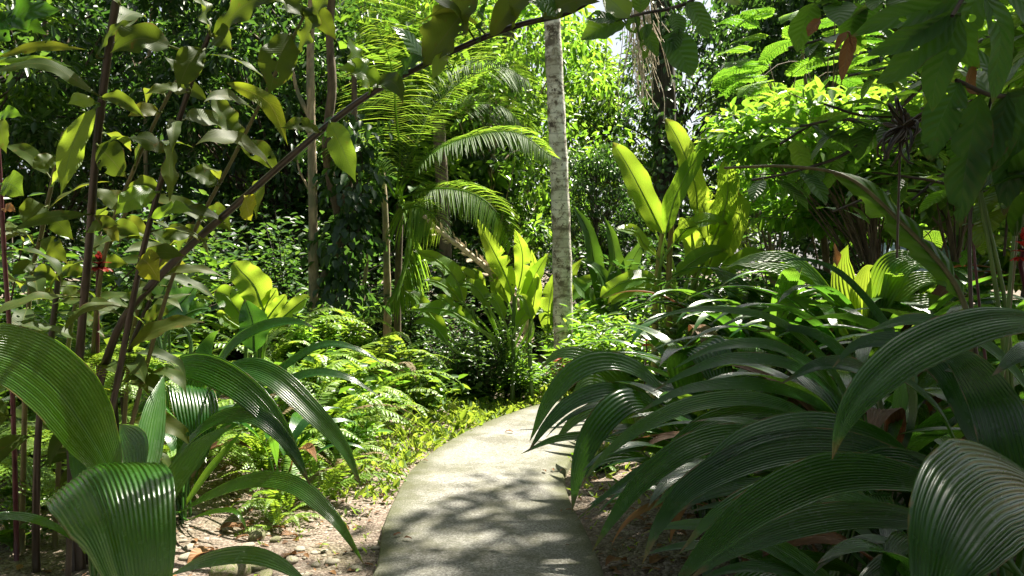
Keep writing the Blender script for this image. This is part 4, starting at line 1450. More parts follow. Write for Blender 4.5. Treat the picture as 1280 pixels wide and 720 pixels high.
GG = 'ginger stalks in the thicket at left'
Yr = 4.0
stalk_plant('ginger_stalk', 'thick dark upright ginger stalk crossing the whole upper left', 'ginger stalk', [(92, 620, 4.0), (100, 440, 3.6), (112, 300, 3.3), (120, 190, 3.1), (136, 60, 3.0), (150, -30, 2.95), (156, -90, 2.9)], 13, 12, [
    ((150, 5), (118, -30), 20, {}), ((119, 135), (76, 244), 30, dict(mat='gingergreen', r=.9, mid=(92, 178), wave=.12)),
    ((120, 128), (85, 130), 20, dict(mat='gingergreen', r=.8)), ((121, 118), (-20, 92), 22, dict(mid=(55, 80), r=.2, roll=50)),
    ((126, 122), (182, 148), 18, dict(r=.4)), ((124, 200), (152, 170), 10, {}), ((122, 182), (158, 222), 40, dict(r=.25, bow=.05)),
    ((110, 268), (10, 290), 16, dict(r=.2, mid=(60, 272))), ((108, 290), (150, 282), 20, dict(r=.4)), ((120, 70), (168, 25), 20, dict(r=.1)),
], group=GG)
stalk_plant('ginger_stalk', 'dark ginger stalk with a large leaf at its tip, second from the left', 'ginger stalk', [(120, 625, 4.0), (150, 460, 3.6), (182, 300, 3.3), (215, 180, 3.1), (240, 100, 3.0), (262, 42, 2.95)], 12, 8, [
    ((262, 40), (240, -42), 58, dict(bow=.02, dY=-.1, r=.2)), ((266, 44), (358, -8), 46, dict(r=.35, bow=.1)), ((255, 62), (222, 112), 34, dict(r=.2)),
    ((268, 46), (290, 62), 30, dict(r=.4)), ((236, 116), (180, 118), 22, dict(r=.6, roll=45)), ((215, 180), (212, 252), 36, dict(r=.5, bow=.04)),
    ((210, 190), (160, 172), 24, dict(r=.3)), ((196, 240), (144, 268), 32, dict(mat='gingergreen', r=.3)), ((188, 272), (242, 264), 20, dict(mat='gingergreen', r=.5)),
    ((214, 58), (138, 66), 42, dict(r=.15, bow=.18)), ((238, 112), (205, 70), 20, dict(r=.3)),
    ((175, 322), (200, 352), 34, dict(mat='yellow', r=.3)), ((172, 330), (232, 320), 24, dict(r=.4)),
], group=GG)
stalk_plant('ginger_stalk', 'slim olive ginger stalk slanting between two dark stalks', 'ginger stalk', [(108, 640, 4.1), (118, 420, 3.8), (135, 300, 3.6), (168, 210, 3.4), (205, 130, 3.3), (245, 60, 3.2)], 9, 5, [
    ((168, 210), (190, 166), 26, dict(r=.1)), ((160, 235), (205, 238), 18, {}), ((150, 262), (115, 236), 22, dict(r=.5)), ((140, 285), (178, 300), 24, dict(r=.3)),
    ((200, 140), (160, 145), 20, {}), ((215, 112), (262, 128), 20, dict(r=.3)),
], 'stemolive', group=GG)
stalk_plant('ginger_stalk', 'thin leafy ginger stalk rising toward the yellow twisted leaf', 'ginger stalk', [(150, 600, 4.1), (205, 380, 3.7), (245, 285, 3.5), (290, 200, 3.4), (335, 110, 3.3), (365, 50, 3.2), (385, 10, 3.2)], 8, 5, [
    ((362, 42), (336, 118), 46, dict(r=.3, bow=.03)), ((374, 66), (414, -14), 52, dict(r=.15, bow=.03)), ((300, 182), (262, 112), 36, dict(r=.6, bow=.02)),
    ((283, 103), (360, 182), 22, dict(mat='yellow', r=.1, mid=(335, 128), wave=.14, near=.1)), ((300, 180), (350, 215), 26, dict(r=.4)), ((272, 232), (232, 215), 26, dict(r=.3)),
    ((258, 262), (290, 290), 26, dict(r=.2)), ((240, 292), (200, 300), 22, dict(r=.4)), ((380, 20), (330, -10), 34, dict(r=.2)), ((385, 12), (420, 50), 26, dict(r=.5)),
], 'stemolive', group=GG)
stalk_plant('ginger_stalk', 'long arching ginger stalk sweeping from lower left to the top centre', 'ginger stalk', [(100, 600, 4.0), (140, 430, 3.7), (200, 345, 3.5), (310, 243, 3.25), (440, 133, 3.05), (545, 74, 2.95), (640, 34, 2.9), (710, 16, 2.85), (760, -14, 2.8)], 15, 8, [
    ((462, 112), (434, 44), 44, dict(r=.75, mat='gingergreen', bow=.05, wave=.1)), ((412, 152), (445, 228), 34, dict(r=.8, mat='gingergreen', bow=.05)),
    ((530, 82), (604, -16), 74, dict(r=.6, mid=(560, 40))), ((612, 46), (680, -14), 46, dict(r=.5)), ((676, 24), (750, 2), 36, dict(r=.3)),
    ((600, 48), (612, -8), 40, dict(r=.05, mat='over')), ((497, 100), (532, 72), 26, dict(mat='over', r=.2)), ((532, 80), (488, 32), 26, dict(mat='alo', r=1., near=-.05)),
    ((700, 18), (660, 2), 34, dict(mat='over', r=.1)), ((306, 246), (314, 276), 34, dict(mat='yellow', r=.6, bow=.02)), ((560, 68), (540, 100), 18, dict(mat='gingergreen', r=.9)),
    ((400, 165), (350, 160), 20, dict(r=.3)), ((640, 36), (635, 0), 24, dict(r=.5)), ((480, 110), (420, 85), 28, dict(mat='gingergreen', r=.6)),
], 'stemdark', group=GG)
stalk_plant('ginger_stalk', 'thin dark stalk with an orange ragged leaf at the left frame edge', 'ginger stalk', [(20, 640, 4.1), (14, 450, 3.7), (6, 330, 3.5), (2, 255, 3.4), (-4, 150, 3.3)], 8, 6, [
    ((4, 262), (20, 265), 12, dict(mat='dry', r=.9)), ((2, 230), (30, 245), 34, dict(mat='over', r=.9)), ((0, 150), (8, 192), 28, dict(r=.1)), ((-4, 148), (28, 146), 18, dict(mat='gingergreen')),
    ((-4, 72), (108, 62), 16, dict(r=.6, mid=(50, 58))), ((-10, 80), (92, 84), 12, dict(mat='gingergreen', r=.3, mid=(40, 74))), ((-20, 60), (78, 12), 52, dict(r=0, mat='over')), ((-20, 20), (30, -14), 44, dict(r=.1, mat='over')),
    ((-10, 30), (60, 44), 30, dict(r=.05, mat='over')),
], 'stempurple', group=GG)
stalk_plant('ginger_stalk', 'pale olive stalk with curled leaves near the left edge', 'ginger stalk', [(28, 640, 4.2), (36, 380, 3.9), (52, 290, 3.8), (68, 215, 3.7), (80, 165, 3.6)], 9, 6, [
    ((58, 258), (30, 285), 34, dict(r=.6)), ((64, 232), (95, 215), 24, dict(mat='gingergreen')), ((72, 200), (40, 210), 22, {}), ((56, 272), (92, 300), 24, dict(r=.4)), ((50, 300), (85, 330), 22, dict(r=.7)),
    ((42, 340), (75, 352), 18, dict(r=.7)), ((78, 175), (105, 160), 20, dict(r=.5)), ((44, 330), (15, 345), 18, {}),
], 'stemolive', group=GG)
for lab, st, w, lv in [
    ('short olive stalk with drooping leaves in the middle of the left thicket', [(70, 640, 4.3), (90, 400, 4.1), (130, 320, 4.0), (160, 260, 3.9)], 8,
     [((100, 380), (70, 350), 24), ((118, 340), (160, 330), 24), ((135, 312), (100, 300), 22), ((150, 280), (190, 300), 24), ((158, 262), (130, 240), 24), ((90, 400), (130, 410), 22)]),
    ('short slanting stalk with yellow-green leaves beside the red flower', [(150, 640, 4.2), (165, 420, 4.0), (200, 330, 3.9), (225, 290, 3.9)], 8,
     [((180, 385), (150, 372), 22), ((195, 342), (240, 340), 26), ((212, 310), (190, 290), 24), ((222, 295), (262, 300), 26), ((170, 410), (205, 405), 20)]),
    ('old dark stalk standing at the base of the left thicket', [(45, 660, 4.0), (48, 540, 3.9), (62, 440, 3.9), (75, 330, 3.9)], 12,
     [((70, 370), (40, 372), 18), ((74, 340), (110, 345), 20)]),
    ('dark stalk leaning right out of the thicket base', [(110, 640, 4.1), (130, 540, 4.0), (165, 430, 3.9), (190, 370, 3.9)], 10,
     [((178, 398), (215, 392), 20), ((188, 375), (165, 350), 20)]),
]:
    stalk_plant('ginger_stalk', lab, 'ginger stalk', st, w, w * .7, [(a, b, c, dict(r=random.random())) for a, b, c in lv], 'stemdark' if 'dark' in lab else 'stemolive', group=GG)


# torch ginger flowers
def torch(name, label, stem, cen, Y, rad, up, n, root=None, mats=('red', 'red')):
    B = P(stem, Y)
    root = np.array([B[0][0], B[0][1], float(gz(B[0][0], B[0][1]))])
    t = thing(name, label, 'flower', root)
    mb = MB()
    C = resample(np.vstack([[root - [0, 0, .05]], B, [at(*cen, Y)]]), 24)
    tube(mb, C, .008, 6)
    part('stem', mb, M['stempurple'], t)
    c = at(*cen, Y)
    hd = MB()
    ed = MB()
    k = 0
    for ring in range(n):
        f = ring / (n - 1)
        m = int(9 - 5 * f)
        for i in range(m):
            a = i * 2 * pi / m + ring * .5
            o = np.array([cos(a), sin(a), 0])
            base = c + np.array([0, 0, (f - .35) * rad * up])
            d = unit(o * (1.1 - f * .9) + [0, 0, -.25 + f * 1.4])
            L = rad * (1 - .35 * f)
            LC = resample([base, base + d * L * .5 + [0, 0, .05 * L], base + d * L + np.array([0, 0, -.1 * L * (1 - f)])], 8)
            ribbon(hd, LC, L * .55, 'oval', across=5, cup=.3, r=random.random(), h=o)
    part('bracts', hd, M[mats[0]], t)
    return t, c


torch('torch_ginger', 'dark red ginger flower head among the dark stalks at left', [(125, 640, 4.0), (122, 420, 3.8), (122, 345, 3.7)], (124, 331), 3.65, .062, .6, 4, mats=('darkred',))
torch('torch_ginger', 'red and yellow flower head at the right frame edge', [(1290, 560, 2.9), (1288, 400, 2.8), (1276, 335, 2.75)], (1279, 312), 2.7, .042, 1.8, 5)
torch('torch_ginger', 'tiny red flower low between the pale trunk and banana stems', [(806, 470, 8), (808, 440, 7.6)], (808, 428), 7.5, .05, 1.0, 3)

# ---------------------------------------------------- climbing vine on the bent trunk
def vine(label, pts, Y, rpx, nl, L, mat='dark', wid=.75, name='climbing_vine'):
    C = resample(P(pts, Y), 60)
    root = np.array([C[0][0], C[0][1], C[0][2]])
    t = thing(name, label, 'vine', root)
    st, fo = MB(), MB()
    for k in range(4):
        ph = random.uniform(0, 6)
        o = np.stack([np.cos(np.linspace(0, 14, 60) + ph), np.sin(np.linspace(0, 14, 60) + ph), np.zeros(60)], 1) * .07
        tube(st, C + o, .008, 5)
    i = rng.integers(0, 60, nl)
    a = rng.uniform(0, 2 * pi, nl)
    d = np.stack([np.cos(a), np.sin(a), np.zeros(nl)], 1)
    r = rpx * Y / F * rng.uniform(.2, 1, nl) ** .7 * (1 + .5 * np.sin(i * .35))
    c = C[i] + d * r[:, None] + rng.normal(0, .04, (nl, 3))
    cards(fo, c, d * .6 + np.array([0, 0, -.9]) + rng.normal(0, .3, (nl, 3)), d + np.array([0, 0, .5]) + rng.normal(0, .3, (nl, 3)), L * rng.uniform(.6, 1.2, nl), L * wid * rng.uniform(.7, 1.1, nl), rng.uniform(0, 1, nl))
    part('stem', st, M['barkdark'], t)
    part('foliage', fo, M[mat], t)
    return t


vine('dark climbing vine wrapped round the bent trunk left of the feathery palm', [(425, 400), (430, 330), (442, 260), (445, 200), (442, 150)], 9.0, 34, 720, .13)
vine('dense dark vine curtain hanging on the far trunk at upper right of the pale trunk', [(838, 420), (835, 300), (830, 180), (828, 60), (826, -40)], 17.5, 36, 1500, .16)


def roots():
    c = at(797, 30, 15)
    t = thing('hanging_roots', 'dry pale hanging roots dangling above the banana leaves', 'roots', c)
    mb = MB()
    for i in range(70):
        a = rng.normal(0, .16, 3)
        p0 = c + a * [1, 1, .1] + [0, 0, random.uniform(.1, .9)]
        L = random.uniform(.6, 2.1)
        j = rng.normal(0, .06, (4, 3))
        pts = np.array([p0 + j[0], p0 + [a[0] * .3, 0, -L * .35] + j[1], p0 + [a[0] * .7 + .06, 0, -L * .7] + j[2], p0 + [a[0] + .1, 0, -L] + j[3]])
        tube(mb, resample(pts, 12), random.uniform(.004, .009), 4)
    part('strands', mb, M['barkdry'], t)


roots()
slim_tree('dark vine-hung far trunk between the pale trunk and the top right trees', [(838, 440), (834, 300), (830, 150), (825, -60)], 18, 34, 'barkdark', (870, -330, 1.8, 14, .24, 'dark'))
slim_tree('dark stubby far trunk seen left of the pale trunk', [(628, 430), (632, 250), (637, 150), (636, 70), (634, -40)], 17, 20, 'barkdark', (640, -130, 2., 34, .24, 'mid'))
slim_tree('dark straight far trunk behind the yellow twisted leaf', [(300, 400), (303, 300), (298, 180), (292, 60), (290, -60)], 17, 12, 'barkdark', (290, -140, 2., 30, .24, 'dark'))
slim_tree('short dark stem under the feathery-leaved tree at right', [(1138, 370), (1137, 300), (1130, 230)], 8.3, 10, 'bark')

# ---------------------------------------------------- overhanging leafy branches
def leafy_branch(name, label, cat, stem, w0, w1, nl, L, wr, prof, mat, stemmat='barkdark', el=(-60, 5), tmin=.15, fixed=(), group=None, pet=.05, azr=None, roll=0, wave=.03, root=None):
    B = P(stem)
    root = B[0] if root is None else root
    t = thing(name, label, cat, root, group)
    C = resample(B, 50)
    mb = MB()
    tube(mb, C, np.linspace(w0, w1, 50) * C[:, 1] / F / 2, 7)
    part('branch', mb, M[stemmat], t)
    for i in range(nl):
        k = int(np.clip(49 * (tmin + (1 - tmin) * (i + random.random()) / nl), 0, 49))
        az = random.uniform(0, 360) if azr is None else random.uniform(*azr)
        l = L * random.uniform(.65, 1.2)
        e = random.uniform(*el)
        LC = arch(C[k], az, e + 15, l + pet, random.uniform(10, 45), 20)
        m2 = MB()
        tube(m2, LC[:3], .0035, 5, uv=(.5, 0))
        h = np.array([sin(R(az)), cos(R(az)), 0])
        ribbon(m2, LC[2:], l * random.uniform(*wr), prof, roll=roll, across=9, cup=.12, wave=wave, wk=11, r=random.random(), h=h)
        part('leaf', m2, M[mat], t)
    for f in fixed:
        pts, wpx, rl = f[:3]
        opt = dict(f[3]) if len(f) > 3 else {}
        m = M[opt.pop('mat', mat)]
        LC = resample(P(pts), 28)
        s = snap(C, *pts[0][:2])
        m2 = MB()
        kw = dict(prof=prof, roll=rl, across=11, cup=.14, wave=.03, wk=12, r=random.random())
        kw.update(opt)
        ribbon(m2, LC, wpx * LC[:, 1].mean() / F, **kw)
        if np.linalg.norm(s - LC[0]) > .015:
            tube(m2, bez(s, s * .6 + LC[0] * .4, LC[0] - (LC[1] - LC[0]), LC[0], 7), .004, 5, uv=(.5, 0))
        part('leaf', m2, m, t)
    return t


leafy_branch('hanging_branch', 'leafy twig with rounded leaves dangling into the top edge right of the pale trunk', 'branch', [(905, -60, 3.2), (872, -6, 3.1), (840, 10, 3.05), (808, 16, 3.0), (776, 24, 2.95)], 7, 3, 0, .1, (.6, .7), 'oval', 'over', fixed=[
    ([(782, 30, 2.95), (755, 34), (726, 50)], 36, 65, dict(r=.6)), ([(786, 22, 2.95), (768, 4), (752, -8)], 40, 65, dict(r=1., mat='gingergreen')), ([(800, 16, 3.), (802, 0), (808, -20)], 26, 65, dict(r=.8)),
    ([(828, 46, 3.), (848, 62), (866, 95)], 50, 70, dict(r=.35)), ([(858, 4, 3.05), (872, 20), (884, 48)], 36, 65, dict(r=.5)), ([(840, 16, 3.), (846, 30), (848, 45)], 26, 65, dict(r=.5)),
    ([(806, 30, 3.), (812, 48), (822, 72)], 22, 60, dict(r=.9)), ([(798, 20, 3.), (792, 30), (795, 42)], 20, 60, dict(r=.7)), ([(815, 30, 3.), (808, 38), (800, 52)], 16, 60, dict(r=.8)),
    ([(770, 26, 2.95), (752, 22), (733, 24)], 22, 60, dict(r=.1)), ([(890, -20, 3.15), (905, -8), (925, 6)], 34, 60, dict(r=.9, mat='gingergreen')), ([(800, 50, 3.), (806, 62), (804, 75)], 14, 60, dict(r=.9)),
    ([(850, 40, 3.), (842, 55), (835, 66)], 22, 60, dict(r=.6)), ([(830, -4, 3.1), (845, -12), (862, -20)], 26, 60, dict(r=.3))])

leafy_branch('shade_branch', 'big fanned dark blades sweeping down from the top right corner', 'branch', [(1330, -120, 2.6), (1270, -50, 2.5), (1215, -15, 2.4), (1190, 20, 2.35)], 10, 5, 0, .3, (.3, .4), 'oval', 'over', fixed=[
    ([(1215, -14, 2.4), (1160, 10), (1110, 25), (1064, 46)], 35, 70, dict(r=.25)), ([(1205, 5, 2.4), (1150, 40), (1110, 60), (1083, 70)], 34, 70, dict(r=.2)),
    ([(1195, 18, 2.4), (1150, 60), (1120, 90), (1094, 105)], 40, 70, dict(r=.3)), ([(1220, -14, 2.4), (1150, -20), (1100, -18), (1050, 0)], 39, 65, dict(r=.1)),
    ([(1200, 20, 2.4), (1185, 60), (1170, 100), (1165, 140)], 39, 70, dict(r=.3)), ([(1230, -10, 2.4), (1250, 40), (1245, 90), (1240, 130)], 51, 65, dict(r=.15)),
    ([(1250, -30, 2.45), (1290, 20), (1310, 60), (1320, 110)], 62, 65, dict(r=.1)), ([(1240, -25, 2.45), (1200, 30), (1205, 60), (1225, 85)], 46, 65, dict(r=.2))], group='leafy branches hanging in at the top right')
leafy_branch('shade_branch', 'dark torn hanging leaf with holes under the fanned blades', 'branch', [(1330, 60, 2.9), (1290, 110, 2.85), (1245, 120, 2.8), (1195, 100, 2.75)], 8, 5, 0, .3, (.4, .5), 'oval', 'over', fixed=[
    ([(1225, 118, 2.8), (1215, 170), (1205, 225), (1200, 285)], 48, 72, dict(r=.1, wave=.12, tears=4)), ([(1200, 102, 2.75), (1185, 130), (1170, 165), (1160, 200)], 45, 72, dict(r=.15, tears=3)),
    ([(1280, 115, 2.85), (1275, 170), (1262, 220), (1255, 270)], 45, 70, dict(r=.1)), ([(1300, 100, 2.9), (1310, 160), (1300, 240), (1290, 300)], 49, 70, dict(r=.15)),
    ([(1250, 120, 2.8), (1240, 90), (1215, 70), (1190, 70)], 34, 60, dict(r=.2)), ([(1222, 118, 2.8), (1212, 106), (1216, 88), (1220, 80)], 19, 70, dict(mat='dry', r=.9)),
    ([(1285, 112, 2.8), (1255, 150), (1248, 190), (1240, 215)], 42, 68, dict(r=.25)),
    ([(1260, 118, 2.8), (1245, 170), (1225, 200), (1210, 245)], 37, 68, dict(r=.2))], group='leafy branches hanging in at the top right')
for lab, st, nl, L, azr in [
    ('dark broad-leaved branch reaching left below the fanned blades', [(1340, 90, 3.6), (1240, 150, 3.5), (1140, 170, 3.4), (1060, 150, 3.4), (1000, 158, 3.4)], 22, .2, None),
    ('broad-leaved branch carrying the dead brown flower', [(1340, 250, 3.4), (1240, 190, 3.3), (1150, 150, 3.3), (1080, 145, 3.3), (1030, 130, 3.3)], 22, .19, None),
    ('shaded branch of pointed leaves along the top edge', [(1300, -60, 3.6), (1200, -30, 3.5), (1120, -10, 3.4), (1040, 0, 3.4), (1000, -10, 3.4)], 24, .2, None),
    ('leafy branch hanging down the right frame edge', [(1360, -60, 3.2), (1310, 60, 3.1), (1280, 160, 3.0), (1262, 250, 3.0), (1255, 320, 3.0)], 22, .2, None),
    ('drooping twig of dark oval leaves above the arching torn leaf', [(1200, 60, 4.2), (1130, 130, 4.1), (1060, 190, 4.0), (990, 215, 3.9), (940, 225, 3.9)], 26, .19, None),
    ('sparse branch with a few yellowing leaves over the layered small tree', [(1180, 130, 4.4), (1100, 150, 4.3), (1030, 150, 4.2), (975, 180, 4.1)], 18, .18, None),
    ('low broad-leaved branch in front of the blue-grey roof', [(1330, 220, 4.4), (1240, 240, 4.3), (1160, 225, 4.2), (1090, 215, 4.2)], 24, .2, None),
    ('deep-shaded branch of small oval leaves behind the torn hanging leaf', [(1350, 150, 4.8), (1260, 170, 4.7), (1190, 210, 4.6), (1140, 250, 4.6)], 34, .15, None),
    ('branch of small oval leaves below the dead brown flower', [(1300, 190, 4.9), (1200, 235, 4.8), (1110, 240, 4.7), (1040, 265, 4.6)], 34, .14, None),
    ('branch of small oval leaves behind the fanned blades', [(1320, -20, 4.9), (1220, 60, 4.8), (1130, 80, 4.7), (1060, 95, 4.6)], 36, .16, None),
    ('leafy branch behind the thin stems at right', [(1360, 210, 4.6), (1300, 230, 4.5), (1250, 270, 4.5), (1215, 310, 4.5)], 26, .16, None),
    ('branch of pointed leaves near the hanging dry leaves', [(1220, -60, 4.4), (1130, 10, 4.3), (1060, 40, 4.2), (985, 60, 4.2)], 30, .15, None),
    ('upper right branch with close-set leaves in the corner', [(1380, 40, 3.9), (1290, 20, 3.8), (1230, 50, 3.7), (1180, 70, 3.7)], 22, .22, None),
]:
    leafy_branch('shade_branch', lab, 'branch', st, 6, 3, nl, L, (.45, .65), 'oval', 'over', azr=azr, group='leafy branches hanging in at the top right')

# arching torn leaf with stem on top
def arching():
    B = P([(1215, 440, 3.2), (1205, 380, 3.25), (1180, 335, 3.3), (1125, 277, 3.4), (1060, 222, 3.5), (985, 208, 3.6), (905, 210, 3.7)])
    root = np.array([B[0][0] + .05, B[0][1] + .1, 0.])
    t = thing('arching_leaf_stalk', 'long arching stalk with one torn hanging blade below the leafy branches at right', 'leaf stalk', root)
    C = resample(np.vstack([[root], B]), 80)
    mb = MB()
    tube(mb, C, np.linspace(.018, .006, 80), 7)
    part('stem', mb, M['stemolive'], t)
    m2 = MB()
    LC = C[42:66]
    ribbon(m2, LC, .13, 'paddle', roll=55, across=11, cup=-.4, wave=.1, wk=20, tears=9, r=.55)
    part('blade', m2, M['over'], t)


arching()
for lab, pts, w, m in [
    ('leaning dark stem second from the right among the thin stems', [(1225, 520, 2.9), (1215, 400), (1212, 300), (1218, 210), (1240, 120)], 7, 'stemdark'),
    ('pale green stem bending right at the right frame edge', [(1260, 520, 2.9), (1250, 400), (1235, 300), (1222, 235)], 8, 'stemgreen'),
    ('straight green stem leaning to the upper left at the right edge', [(1265, 520, 2.9), (1258, 390), (1238, 290), (1222, 225), (1205, 150)], 7, 'stemgreen'),
    ('brown thin stem left of the green stems at right', [(1235, 520, 3), (1226, 400), (1218, 320), (1214, 250)], 5, 'stempurple'),
    ('thin pale stalk crossing the green stems at right', [(1255, 520, 2.9), (1262, 390), (1270, 300), (1262, 240)], 6, 'stemolive'),
    ('short green stem beside the red and yellow flower', [(1245, 540, 2.8), (1258, 440), (1262, 360), (1268, 290)], 7, 'stemgreen'),
]:
    B = P(pts, 2.9)
    root = np.array([B[0][0], B[0][1], 0.])
    t = thing('thin_stem', lab, 'stem', root, 'thin stems at the right frame edge')
    mb = MB()
    tube(mb, resample(np.vstack([[root - [0, 0, .05]], B]), 24), np.linspace(w, w * .6, 24) * B[:, 1].mean() / F / 2, 7)
    part('stem', mb, M[m], t)
    for k in range(2):
        m2 = MB()
        az = random.uniform(0, 360)
        LC = arch(B[-1] - [0, 0, .02], az, random.uniform(20, 70), random.uniform(.3, .5), 80, 20)
        ribbon(m2, LC, .1, 'oval', across=9, cup=.15, wave=.05, r=random.random(), h=np.array([sin(R(az)), cos(R(az)), 0]))
        part('leaf', m2, M['over'], t)


def dangler(name, label, cat, top, Y, leaves, mat):
    c = at(*top, Y)
    t = thing(name, label, cat, c)
    for pts, w in leaves:
        m2 = MB()
        LC = resample(P(pts, Y), 20)
        ribbon(m2, LC, w * Y / F, 'oval', roll=60, across=7, cup=.4, wave=.15, wk=9, r=random.random())
        tube(m2, bez(c, c, LC[0], LC[0], 4), .003, 4)
        part('leaf', m2, M[mat], t)


dangler('dead_leaf', 'hanging dry brown leaves below the top edge left of the fanned blades', 'dead leaf', (1062, 40), 2.9, [([(1062, 45), (1058, 70), (1052, 102)], 16), ([(1060, 42), (1066, 58), (1060, 70)], 12), ([(1058, 40), (1048, 55), (1045, 62)], 10)], 'dry')
dangler('dead_leaf', 'small dark curled dead leaf hanging near the top edge', 'dead leaf', (1025, 22), 2.9, [([(1025, 24), (1018, 32), (1010, 46)], 14)], 'dry')
dangler('dead_leaf', 'brown upright dead leaf standing above the pale glowing clump', 'dead leaf', (1046, 332), 5.9, [([(1046, 334), (1044, 318), (1043, 304)], 12)], 'dry')


def deadflower():
    c = at(1132, 158, 3.05)
    t = thing('dead_flower', 'withered black flower head with curled fingers in the middle of the right thicket', 'dead flower', c)
    mb = MB()
    for i in range(30):
        d = rdir(1)[0]
        L = random.uniform(.05, .13)
        s = unit(rdir(1)[0])
        pts = np.array([c, c + d * L * .5, c + d * L * .9 + s * .02, c + d * L * .8 + s * .05 - [0, 0, .03], c + d * L * .6 + s * .06 - [0, 0, .05]])
        tube(mb, resample(pts, 10), np.linspace(.008, .004, 10), 5)
    tube(mb, resample([c, c - [0.05, 0, .06], c - [.08, 0, .13]], 8), np.linspace(.016, .007, 8), 6)
    part('curled_petals', mb, M['stemdark'], t)
    st = MB()
    tube(st, resample([c + [.02, 0, 0], c + [.25, .15, -.02], c + [.6, .3, .0]], 12), .006, 5)
    tube(st, resample([c - [.02, 0, 0.03], c + [0, .05, -.25], c + [.01, .08, -.5]], 12), .005, 5)
    part('stem', st, M['stemdark'], t)


deadflower()

def layered(label, cen, Y, rad, ncl, nl, L, mat, trunkpx, wid=.5, cl=.42):
    root = np.array([gx(trunkpx, Y), Y, float(gz(gx(trunkpx, Y), Y))])
    t = thing('leafy_tree', label, 'tree', root)
    tr, cr = MB(), MB()
    c0 = at(*cen, Y)
    TC = resample([root - [0, 0, .1], root * .6 + c0 * .4 + [.15, 0, 0], c0 + [0, 0, rad[2] * .5]], 16)
    tube(tr, TC, np.linspace(.05, .012, 16), 7)
    for i in range(ncl):
        p = c0 + rdir(1)[0] * np.array(rad) * random.uniform(.2, 1) ** .5
        kk = int(np.clip(5 + 10 * random.random(), 0, 15))
        B = resample([TC[kk], (TC[kk] + p) / 2 + [0, 0, .12], p, p + unit((p - c0) * [1, 1, .1]) * cl], 10)
        tube(tr, B, np.linspace(.012, .003, 10), 4)
        crown_cloud(cr, p, (cl, cl, cl * .25), int(nl * random.uniform(.7, 1.3)), L, wid, flat=.35)
    part('trunk', tr, M['bark'], t)
    part('crown', cr, M[mat], t)
    return t


# ---------------------------------------------------- feathery-leaved tree at right
def feathery(label, cen, Y, rad, ns, L, mat, trunkpx, sprays=None):
    root = np.array([gx(trunkpx, Y), Y, float(gz(gx(trunkpx, Y), Y))])
    t = thing('feathery_tree', label, 'tree', root)
    tr, cr = MB(), MB()
    c0 = at(*cen, Y)
    TC = resample([root - [0, 0, .1], root * .6 + c0 * .4 + [.1, 0, 0], c0 + [0, 0, rad[2] * .6]], 16)
    tube(tr, TC, np.linspace(.06, .015, 16), 7)
    cc, dd, nn, ll, ww, rr = [], [], [], [], [], []
    for i in range(ns):
        d = rdir(1)[0]
        p = c0 + d * np.array(rad) * random.uniform(.3, 1) ** .5
        az = math.degrees(math.atan2(p[0] - c0[0], p[1] - c0[1])) + random.uniform(-60, 60)
        A = arch(p, az, random.uniform(-5, 30), L * random.uniform(.7, 1.2), random.uniform(20, 60), 14)
        tube(cr, A, np.linspace(.005, .002, 14), 4)
        T, sd_, N = frame(A, 0, np.array([sin(R(az)), cos(R(az)), 0]))
        r0 = random.random()
        for k in range(2, 14):
            for sg in (-1, 1):
                l = .22 * L / .7 * (1 - abs(k - 6) / 12)
                dr = unit(sd_[k] * sg + T[k] * .5)
                m = 7
                for j in range(m):
                    q = A[k] + dr * l * (j + .5) / m * 1.3 - np.array([0, 0, .06 * l * j / m])
                    for s2 in (-1, 1):
                        cc.append(q)
                        dd.append(T[k] * s2 + dr * .6)
                        nn.append(N[k])
                        ll.append(.06 * L / .7 * random.uniform(.8, 1.1))
                        ww.append(.026 * L / .7)
                        rr.append(min(1, max(0, r0 + random.uniform(-.2, .2))))
        if i % 3:
            continue
        kk = int(np.clip(4 + 11 * random.random(), 0, 15))
        tube(tr, resample([TC[kk], (TC[kk] + p) / 2 + [0, 0, .1], p], 5), .007, 4)
    cards(cr, np.array(cc), np.array(dd), np.array(nn), np.array(ll), np.array(ww), np.array(rr), .08)
    part('trunk', tr, M['bark'], t)
    part('crown', cr, M[mat], t)
    return t


feathery('bright yellow-green feathery-leaved tree rising against the dark trees at upper right', (1000, 100), 9.5, (.8, .8, .85), 60, .5, 'light', 1040)
layered('bright broad-leaved small tree spreading in layers above the pale glowing clump', (1082, 228), 8.6, (1.2, .8, .6), 42, 60, .15, 'light', 1085)
feathery('dimmer feathery-leaved bush in front of the blue-grey roof', (1115, 262), 8.8, (1.0, .9, .35), 32, .5, 'mid', 1120)
layered('fresh green broad-leaved tree filling the gap between the feathery crown and the arching stalk', (1035, 165), 7.9, (.95, .6, .45), 40, 60, .14, 'light', 1100)
layered('small broad-leaved tree behind the dead brown flower', (1165, 190), 7.7, (.7, .6, .5), 30, 60, .14, 'mid', 1190)
layered('broad-leaved tree glowing behind the top right branches', (1290, 80), 7.5, (.9, .7, .8), 42, 60, .15, 'light', 1250)
layered('broad-leaved bush with pale sprays right of the banana plant', (955, 235), 10.5, (.6, .6, .5), 15, 55, .14, 'light', 950)

